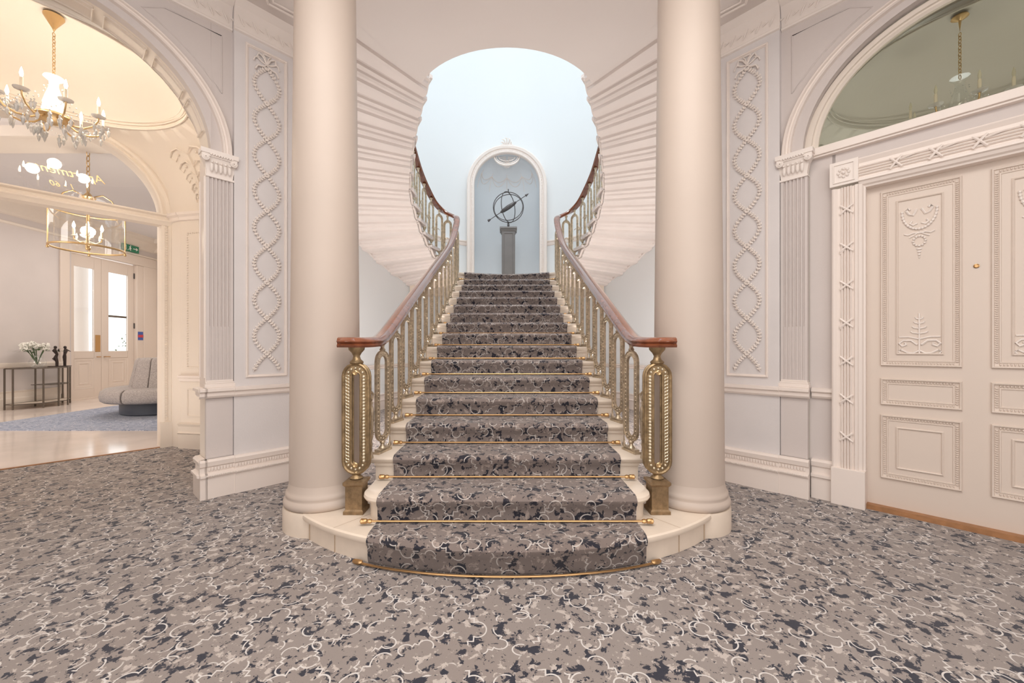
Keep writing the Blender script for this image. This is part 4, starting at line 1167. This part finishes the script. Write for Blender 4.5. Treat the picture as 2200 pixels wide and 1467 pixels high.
def text(body, sC, z, size, depth=.004):
    cu = bpy.data.curves.new('lettering', 'FONT'); cu.body = body; cu.size = size; cu.extrude = depth; cu.align_x = 'CENTER'; cu.shear = .35
    o = bpy.data.objects.new('gold_lettering', cu); COL.objects.link(o); cu.materials.append(M['gold'])
    # seen from behind the glass: mirrored from the hall
    sdir = Vector((-CS, -SN, 0)); up = Vector((0, 0, 1)); nrm = sdir.cross(up)
    Rm = Matrix((sdir, up, nrm)).transposed().to_4x4()
    p = Vector(fn((sC, 2.458, z)))
    Rm.translation = p-world_loc(w2); o.parent = w2; o.matrix_local = Rm
text('Apartments', 1.02, 3.02, .115); text('1 - 60', 1.06, 2.89, .075)
mb = MB(); mb.box(.28, 2.05, 2.45, 2.47, 0.0, .0, fn)

# ------------------------------------------------------------------ lobby shell
mb = MB(); mb.box(-9.9, -9.7, 1.5, 8.86, 0, 4.1); mb.box(-9.9, -9.7, 10.58, 11.3, 0, 4.1); mb.box(-9.9, -9.7, 8.86, 10.58, 3.42, 4.1)
struct(mb.build('wall_lobby_left', 'wall'))
mb = MB(); mb.box(-9.9, -2.9, 11.1, 11.3, 0, 4.1); mb.box(-3.1, -2.9, 7.4, 11.3, 0, 4.1); mb.box(-9.9, -5.5, 1.3, 1.5, 0, 4.1)
struct(mb.build('wall_lobby_far', 'cream'))
mb = MB(); q0 = fn((-1.6, 2.5, 0)); q1 = fn((3.9, 2.5, 0))
mb.prism([q0[:2], q1[:2], (-9.9, 1.3), (-9.9, 11.3), (-2.9, 11.3)], 4.1, 4.2); struct(mb.build('ceiling_lobby', 'lobbyceil'))
mb = MB()
def xrun(y0, y1, prof, X=-9.7): 
    n = len(prof); mb.add([(X+a, y0, z) for a, z in prof]+[(X+a, y1, z) for a, z in prof], [(i, (i+1) % n, n+(i+1) % n, n+i) for i in range(n)])
xrun(1.5, 11.1, [(0, 3.78), (.04, 3.80), (.05, 3.86), (.12, 3.92), (.16, 4.0), (.30, 4.04), (.32, 4.1), (0, 4.1)])
xrun(1.5, 11.1, [(0, 3.60), (.025, 3.61), (.025, 3.65), (0, 3.66)])
xrun(1.5, 8.68, [(0, .80), (.03, .81), (.05, .86), (.05, .885), (0, .90)]); xrun(1.5, 8.68, [(0, 0), (.04, 0), (.04, .20), (.02, .22), (.02, .31), (.035, .34), (0, .35)])
mb.box(-9.7, -3, 5.25, 5.75, 4.0, 4.1); mb.box(-9.7, -3, 5.2, 5.24, 3.96, 4.1); mb.box(-9.7, -3, 10.9, 11.1, 3.8, 4.1); mb.box(-9.4, -3, 10.6, 10.9, 3.98, 4.1)
struct(mb.build('trim_lobby', 'cream', smooth=25))
mb = MB(); mb.box(-9.52, -3.1, 11.05, 11.1, 3.58, 3.64); mb.box(-9.52, -9.46, 11.05, 11.1, 2.45, 3.6); mb.box(-9.5, -3.1, 10.98, 11.1, 2.30, 2.52); mb.box(-9.46, -3.1, 11.03, 11.1, 2.22, 2.3)
struct(mb.build('trim_lobby_far', 'white', bevel=.01))
# entrance double door (frame is structure; door leaves are things of their own)
DX = -9.76
mb = MB(); mb.box(-9.9, -9.66, 8.62, 8.80, 0, 3.36); mb.box(-9.9, -9.66, 10.60, 10.98, 0, 3.36); mb.box(-9.9, -9.66, 8.62, 10.98, 3.36, 3.60)
mb.box(-9.80, -9.68, 10.42, 10.60, 0, 3.359)
mb.box(-9.9, -9.70, 8.78, 10.6, -.01, .035); struct(mb.build('trim_entrance', 'door', bevel=.008))
YA, YB, YC = 8.80, 9.58, 10.42
for i, (y0, y1) in enumerate(((YA, YB), (YB, YC))):
    st_ = .17; mb = MB()
    mb.box(DX-.045, DX, y0+.004, y0+st_, .03, 3.34); mb.box(DX-.045, DX, y1-st_, y1-.004, .03, 3.34)
    mb.box(DX-.045, DX, y0+st_, y1-st_, 3.05, 3.34); mb.box(DX-.045, DX, y0+st_, y1-st_, .95, 1.12); mb.box(DX-.045, DX, y0+st_, y1-st_, .03, .25)
    mb.box(DX-.035, DX-.015, y0+st_, y1-st_, .25, .95)
    d = struct(mb.build('door_%d' % (2+i), 'door', bevel=.006))
    mb = MB(); fnx = lambda p: (p[1], p[0], p[2])
    rect_mould(mb, y0+st_, y1-st_, .25, .95, [(0, DX+.002), (.02, DX-.006), (.05, DX-.003), (.06, DX-.011), (.10, DX-.011), (.115, DX-.002), (.13, DX-.0125), (.14, DX-.016)], fnx); mb.build('door_panel', 'door', d)
    mb = MB(); mb.box(DX-.028, DX-.022, y0+st_, y1-st_, 1.12, 3.05); mb.build('glass_pane', 'glass_clear', d)
    if i == 0:
        mb = MB(); mb.box(DX, DX+.006, y1-.145, y1-.03, 1.10, 1.50); mb.build('push_plate', 'rod', d)
        mb = MB(); mb.tube([(DX, y1-.06, .98), (DX+.05, y1-.06, .98), (DX+.055, y1-.16, .98)], .011, 8); mb.build('door_handle', 'rod', d, smooth=True)
    else:
        mb = MB(); mb.tube([(DX, y0+.06, .98), (DX+.05, y0+.06, .98), (DX+.055, y0+.16, .98)], .011, 8); mb.build('door_handle', 'rod', d, smooth=True)
        mb = MB()
        for z in (.35, 1.7, 3.0): mb.box(DX, DX+.02, y1-.02, y1+.01, z, z+.14)
        mb.build('hinge', 'bronze', d)
mb = MB(); mb.box(DX-.02, DX+.012, 9.75, 10.2, 1.95, 2.0); tag(mb.build('letter_bar', 'steel'), 'thin grey bar across the right glazed entrance door', 'bar')
# outside the door: white porch column, paving and shrub
mb = MB(); mb.lathe([(.22, 0), (.22, .2), (.17, .24), (.16, 3.6), (.2, 3.7)], (-12.0, 11.2, 0), 20); tag(mb.build('porch_column', 'column', smooth=40), 'pale porch column outside the left glazed door', 'column')
mb = MB(); mb.box(-22, -9.9, 2, 20, -.05, -.01); struct(mb.build('ground', 'marble'))
mb = MB(); random.seed(5)
for i in range(420):
    a = random.uniform(0, 2*pi); rr = random.uniform(0, .55); z = random.uniform(.45, 1.75); k = 1-abs(z-1.1)/1.3
    p = Vector((-12.9+rr*k*cos(a), 13.9+rr*k*sin(a), z)); q = Vector((random.uniform(-1, 1), random.uniform(-1, 1), random.uniform(-.5, 1))).normalized()*.08; r_ = q.orthogonal().normalized()*.03
    mb.add([p, p+q*.5+r_, p+q, p+q*.5-r_], [(0, 1, 2, 3)])
sh = thing('shrub', (-12.9, 13.9, 0), 'leafy green shrub outside the right glazed entrance door', 'shrub')
mb.build('foliage', 'leaf', sh)
mb = MB(); mb.lathe([(0, 0), (.22, 0), (.28, .45), (.26, .46), (0, .42)], (-12.9, 13.9, 0), 18); mb.build('pot', 'pedestal', sh, smooth=40)
# exit sign and notice
ex = thing('exit_sign', (-9.66, 9.97, 3.62), 'small green running man exit sign above the glazed entrance doors', 'sign')
mb = MB(); mb.box(-9.66, -9.63, 9.97, 10.42, 3.66, 3.83); mb.build('sign_plate', 'green', ex, bevel=.004)
mb = MB(); X = -9.626
def fl2(pts): mb.add([(X, a, b) for a, b in pts], [tuple(range(len(pts)))])
fl2([(10.25, 3.735), (10.33, 3.735), (10.33, 3.70), (10.39, 3.745), (10.33, 3.79), (10.33, 3.755), (10.25, 3.755)])
fl2([(10.10, 3.69), (10.16, 3.74), (10.14, 3.78), (10.18, 3.78), (10.21, 3.73), (10.17, 3.72), (10.2, 3.69), (10.18, 3.68), (10.14, 3.72), (10.11, 3.68)])
mb.ball((X, 10.18, 3.80), .014, n=6); fl2([(10.01, 3.68), (10.07, 3.68), (10.07, 3.81), (10.01, 3.81)])
mb.build('pictogram', 'signwhite', ex)
nt2 = thing('door_notice', (-9.67, 10.52, 1.35), 'small blue and red notice on the jamb beside the glazed doors', 'sign')
mb = MB(); mb.box(-9.68, -9.672, 10.44, 10.58, 1.40, 1.62); mb.build('sheet', 'blue', nt2)
mb = MB(); mb.box(-9.674, -9.668, 10.44, 10.58, 1.47, 1.54); mb.build('band', 'red', nt2)

# ------------------------------------------------------------------ chandeliers
def chandelier(px, py, lit, label, ztop=4.02):
    sgx = 1
    t = thing('chandelier', (px, py, 3.0), label, 'chandelier')
    mb = MB(); mb.lathe([(0, ztop), (.066, ztop), (.066, ztop-.008), (.012, ztop-.105), (0, ztop-.14)] if lit else [(0, ztop), (.05, ztop), (.055, ztop-.012), (.03, ztop-.03), (.01, ztop-.04), (0, ztop-.14)], (px, py, 0), 20); mb.build('canopy', 'gold', t, smooth=30)
    mb = MB()
    z = ztop-.14; i = 0
    while z > 3.50:
        for_ = [(.010*cos(2*pi*j/10), .018*sin(2*pi*j/10)) for j in range(10)]
        mb.tube([(px+(a if i % 2 else 0), py+(0 if i % 2 else a), z-.018+b) for a, b in for_], .003, 5, closed=True); z -= .028; i += 1
    mb.build('chain', 'gold', t, smooth=60)
    mb = MB(); mb.lathe([(0, 3.5), (.06, 3.5), (.065, 3.49), (.03, 3.46), (.028, 3.42), (.05, 3.34), (.068, 3.27), (.055, 3.21), (.04, 3.18), (0, 3.18)], (px, py, 0), 20); mb.build('glass_body', 'opal' if lit else 'glass_clear', t, smooth=60)
    mb = MB(); mb.lathe([(0, 3.18), (.05, 3.185), (.11, 3.17), (.12, 3.15), (.09, 3.12), (.04, 3.10), (0, 3.09)], (px, py, 0), 20); mb.build('gilt_bowl', 'gold', t, smooth=60)
    NA = 8; arm0 = None
    mb = MB(); mb.tube([(0.08, 0, 3.15), (.16, 0, 3.10), (.26, 0, 3.09), (.34, 0, 3.12), (.38, 0, 3.17), (.385, 0, 3.20)], .008, 6)
    mb.lathe([(.008, 3.195), (.02, 3.20), (.025, 3.21), (.018, 3.225), (.014, 3.23)], (.385, 0, 0), 12)
    am_ = mb
    def orient(a): return lambda p: (px+.8*(p[0]*cos(a)-p[1]*sin(a)), py+.8*(p[0]*sin(a)+p[1]*cos(a)), p[2])
    for k in range(NA):
        a = 2*pi*(k+.35)/NA; R_ = orient(a)
        m1 = MB(); m1.add(am_.v, am_.f, R_); arm = m1.build('arm', 'gold', t, smooth=60)
        m1 = MB(); m1.lathe([(.014, 3.195), (.055, 3.205), (.06, 3.215), (.055, 3.21), (.014, 3.20)], (.385, 0, 0), 12, fn=R_); m1.build('drip_pan', 'crystal', arm, smooth=60)
        m1 = MB(); m1.lathe([(.013, 3.215), (.013, 3.30), (.006, 3.305)], (.385, 0, 0), 10, fn=R_); m1.build('candle', 'candle', arm, smooth=40)
        m1 = MB(); m1.lathe([(.006, 3.30), (.013, 3.32), (.014, 3.335), (.007, 3.365), (.001, 3.38)], (.385, 0, 0), 10, fn=R_); m1.build('bulb', 'flame' if lit else 'unlit', arm, smooth=60)
        m1 = MB(); rnd = random.Random(k)
        for q in range(9):
            r_ = rnd.uniform(.15, .43); b = rnd.uniform(-.10, .10); zz = 3.16-rnd.uniform(.0, .10) if r_ > .3 else 3.10-rnd.uniform(0, .09)
            m2_ = MB(); m2_.lathe([(.002, zz+.04), (.008, zz+.032), (.003, zz+.022), (.017, zz), (.010, zz-.03), (0, zz-.05)], (r_, b, 0), 6, fn=R_); m2_.build('crystal_drop', 'crystal', arm)
        for q in range(10):   # bead swag to the next arm
            u = q/9; m1.ball((.385*(1-u)+.385*cos(2*pi/NA)*u, .385*sin(2*pi/NA)*u, 3.19-.07*sin(pi*u)), .006, R_, n=4)
        for q in range(6):
            u = q/5; m1.ball((.07+.3*u, 0, 3.40-.19*u-.07*sin(pi*u)), .006, R_, n=4)
        m1.build('bead_swag', 'crystal', arm, smooth=30)
    return t
cl = W(-1)((SCN, CW, 0)); cr_ = W(1)((SCN, CW, 0))
cpx, cpy = -3.87, 3.40
chandelier(cpx, cpy, True, 'lit crystal and gilt chandelier hanging in the domed vestibule beyond the open archway')
chandelier(3.87, 3.40, False, 'unlit chandelier seen through the green tinted lunette glass above the door')
for k in range(3):
    a = 2*pi*k/3+.4; point('chandelier_glow', (cpx+.25*cos(a), cpy+.25*sin(a), 3.40), 5, (1, .88, .74), .06)
# ------------------------------------------------------------------ lantern
lx0, ly0 = -6.03, 5.73
lt = thing('hanging_lantern', (lx0, ly0, 2.6), 'drum shaped brass and glass lantern with lit candles hanging in the lobby', 'lantern')
mb = MB(); mb.lathe([(0, 4.1), (.19, 4.1), (.20, 4.085), (.15, 4.06), (.06, 4.04), (0, 4.03)], (lx0, ly0, 0), 24); mb.build('canopy', 'gold', lt, smooth=40)
mb = MB(); z = 4.03; i = 0
while z > 3.42:
    mb.tube([(lx0+(a if i % 2 else 0), ly0+(0 if i % 2 else a), z-.04+b) for a, b in [(.02*cos(2*pi*j/12), .045*sin(2*pi*j/12)) for j in range(12)]], .006, 6, closed=True); z -= .075; i += 1
mb.build('chain', 'gold', lt, smooth=60)
mb = MB(); mb.lathe([(.02, 3.42), (.05, 3.38), (.09, 3.35), (.05, 3.32), (.03, 3.26), (.04, 3.22), (.02, 3.15), (.012, 3.10), (.012, 2.68), (.03, 2.66), (0, 2.63)], (lx0, ly0, 0), 14)
for k in range(4):
    a = pi/4+pi*k/2; mb.tube([(lx0+rr*cos(a), ly0+rr*sin(a), z) for rr, z in ((.03, 3.36), (.15, 3.42), (.24, 3.36), (.28, 3.28), (.26, 3.24), (.37, 3.15))], .009, 6)
    mb.tube([(lx0+rr*cos(a), ly0+rr*sin(a), z) for rr, z in ((.012, 2.72), (.08, 2.70), (.14, 2.74), (.14, 2.78))], .008, 6)
    mb.tube([(lx0+.385*cos(a), ly0+.385*sin(a), z) for z in (2.60, 3.17)], .008, 6)
    mb.ball((lx0+.385*cos(a), ly0+.385*sin(a), 2.585), .018, n=6)
mb.ball((lx0, ly0, 2.62), .03, n=8)
mb.build('stem', 'gold', lt, smooth=60)
for z in (2.615, 3.16):
    mb = MB(); mb.tube([(lx0+.385*cos(2*pi*i/40), ly0+.385*sin(2*pi*i/40), z) for i in range(40)], .014, 8, closed=True); mb.build('rim', 'gold', lt, smooth=60)
mb = MB(); mb.lathe([(.38, 2.62), (.38, 3.16)], (lx0, ly0, 0), 48); mb.build('glass_drum', 'glass_clear', lt, smooth=60)
for k in range(4):
    a = pi/4+pi*k/2; c = (lx0+.14*cos(a), ly0+.14*sin(a), 0)
    mb = MB(); mb.lathe([(0, 2.77), (.035, 2.78), (.016, 2.79), (.016, 2.88), (.004, 2.885)], c, 10); cd_ = mb.build('candle', 'candle', lt, smooth=40)
    mb = MB(); mb.lathe([(.006, 2.885), (.017, 2.91), (.018, 2.93), (.008, 2.965), (.001, 2.985)], c, 10); mb.build('bulb', 'flame', cd_, smooth=60)
point('lantern_glow', (lx0, ly0, 3.02), 12, (1, .88, .72), .08)

# ------------------------------------------------------------------ banquette
bx, by = -6.42, 7.5
bq = thing('round_banquette', (bx, by, 0), 'round grey upholstered banquette with upright segmented back in the lobby', 'sofa')
mb = MB(); mb.lathe([(.62, .012), (.64, .03), (.64, .24), (0, .24)], (bx, by, 0), 40); mb.build('plinth', 'plinth', bq, smooth=40)
NSEG = 6
for k in range(NSEG):
    a0 = 2*pi*(k)/NSEG+.52+.015; a1 = a0+2*pi/NSEG-.03
    def wedge(prof, name, m_):
        mb = MB(); n = 12; rows = [[(bx+r*cos(a0+(a1-a0)*i/n), by+r*sin(a0+(a1-a0)*i/n), z) for r, z in prof] for i in range(n+1)]
        mb.grid(rows, closev=True); k_ = len(prof); mb.add(rows[0], [tuple(range(k_))]); mb.add(rows[-1], [tuple(range(k_))]); return mb.build(name, m_, bq, smooth=50, bevel=.012)
    wedge([(.30, .24), (.84, .24), (.88, .27), (.895, .34), (.88, .43), (.82, .48), (.30, .50)], 'seat_cushion', 'fabric')
NB = 10
for k in range(NB):
    a0 = 2*pi*k/NB+.52+.012; a1 = a0+2*pi/NB-.024
    wedge([(.28, .48), (.52, .48), (.50, .60), (.46, .80), (.435, .96), (.40, 1.005), (.33, 1.01), (.28, .98)], 'back_cushion', 'fabric')
mb = MB(); mb.lathe([(.30, .3), (.30, .97), (0, .97)], (bx, by, 0), 24); mb.build('core', 'plinth', bq)
# ------------------------------------------------------------------ console table with flowers and figurines
TY0, TY1 = 7.62, 8.62; TX = -9.62
tb = thing('console_table', (-9.4, 8.1, 0), 'slim metal console table with glass shelves against the grey lobby wall', 'table')
TB = [(TX, TY0), (TX, TY1), (TX+.16, TY1), (TX+.42, TY1-.28), (TX+.42, TY0+.28), (TX+.16, TY0)]
def ringz(z, P=TB, r_=.009):
    mb = MB(); mb.tube([(x, y, z) for x, y in P], r_, 4, closed=True); return mb
ringz(.79, r_=.011).build('top_frame', 'steel', tb); ringz(.10).build('lower_frame', 'steel', tb)
mb = MB(); mb.prism(TB, .785, .797); mb.build('tabletop', 'glass_clear', tb)
mb = MB(); mb.prism([(TX, TY0+.42), (TX, TY1), (TX+.16, TY1), (TX+.42, TY1-.28), (TX+.42, TY0+.42)], .44, .452); mb.build('shelf', 'steel', tb)
mb = MB(); mb.prism(TB, .095, .103); mb.build('shelf', 'stone', tb)
for x, y in TB+[(TX+.42, TY0+.55), (TX, TY0+.5)]:
    mb = MB(); mb.box(x-.010, x+.010, y-.010, y+.010, 0, .79); mb.build('leg', 'steel', tb)
vx, vy = -9.38, 7.95
vs_ = thing('flower_vase', (vx, vy, .80), 'round glass vase of white hydrangeas on the console table', 'vase')
mb = MB(); mb.lathe([(0, .80), (.07, .80), (.125, .86), (.13, .92), (.09, .99), (.075, 1.02), (.085, 1.05)], (vx, vy, 0), 20); mb.build('vase', 'glass_clear', vs_, smooth=60)
mb = MB(); random.seed(9)
heads = []
for i in range(13):
    a = random.uniform(0, 2*pi); rr = random.uniform(.05, .36); heads.append((vx+rr*.5*cos(a), vy+rr*1.1*sin(a), 1.24+random.uniform(-.06, .06)-.1*rr))
for h in heads: mb.tube([(vx, vy, .86), ((vx+h[0])/2, (vy+h[1])/2, 1.05), h], .006, 5)
for i in range(46):
    a = random.uniform(0, 2*pi); rr = random.uniform(.1, .40); p = Vector((vx+.5*rr*cos(a), vy+rr*1.05*sin(a), 1.12+random.uniform(0, .07)))
    d = Vector((.5*cos(a), sin(a), random.uniform(-.3, .1))).normalized()*.10; s_ = Vector((-d.y, d.x, 0)).normalized()*.03
    mb.add([p, p+d*.5+s_, p+d, p+d*.5-s_], [(0, 1, 2, 3)])
mb.build('stems_and_leaves', 'leaf', vs_)
for h in heads:
    mb = MB()
    for j in range(42):
        v = Vector((random.gauss(0, 1), random.gauss(0, 1), random.gauss(0, .8))).normalized()*random.uniform(.045, .062)
        mb.ball((h[0]+v.x, h[1]+v.y, h[2]+v.z*.75), .014, n=3)
    mb.build('flower_head', 'petal', vs_)
def figurine(x, y, label, lean):
    t = thing('figurine', (x, y, .80), label, 'sculpture')
    mb = MB(); mb.box(x-.06, x+.06, y-.10, y+.10, .80, .815); mb.build('base', 'dark', t, bevel=.003)
    mb = MB(); mb.tube([(x, y+.02, .81), (x, y+.02, .90), (x, y+.00+lean*.3, 1.0), (x, y+.02, 1.06), (x, y-.01+lean, 1.14), (x, y+lean*.6, 1.18)], [.022, .024, .03, .022, .034, .016], 8)
    mb.ball((x, y+lean*.5, 1.205), .026, n=6, sc=(1, 1, 1.2))
    mb.tube([(x, y+.03, 1.15), (x, y+.08+lean, 1.12), (x, y+.05, 1.17)], [.01, .012, .008], 6)
    mb.tube([(x, y+.02, .90), (x, y-.03+lean, .97), (x, y+.01, 1.03)], [.012, .018, .012], 6)
    mb.build('figure', 'dark', t, smooth=60)
figurine(-9.36, 8.26, 'slim dark figurine nearest the flowers on the console table', -.02)
figurine(-9.42, 8.46, 'slim dark figurine with bent arm at the right end of the console table', .05)
# back of the hall behind the camera
mb = MB(); mb.box(-5.4, 5.4, -3.2, -3.0, 0, CZ); struct(mb.build('wall_rear', 'wall'))
bpy.context.view_layer.update()
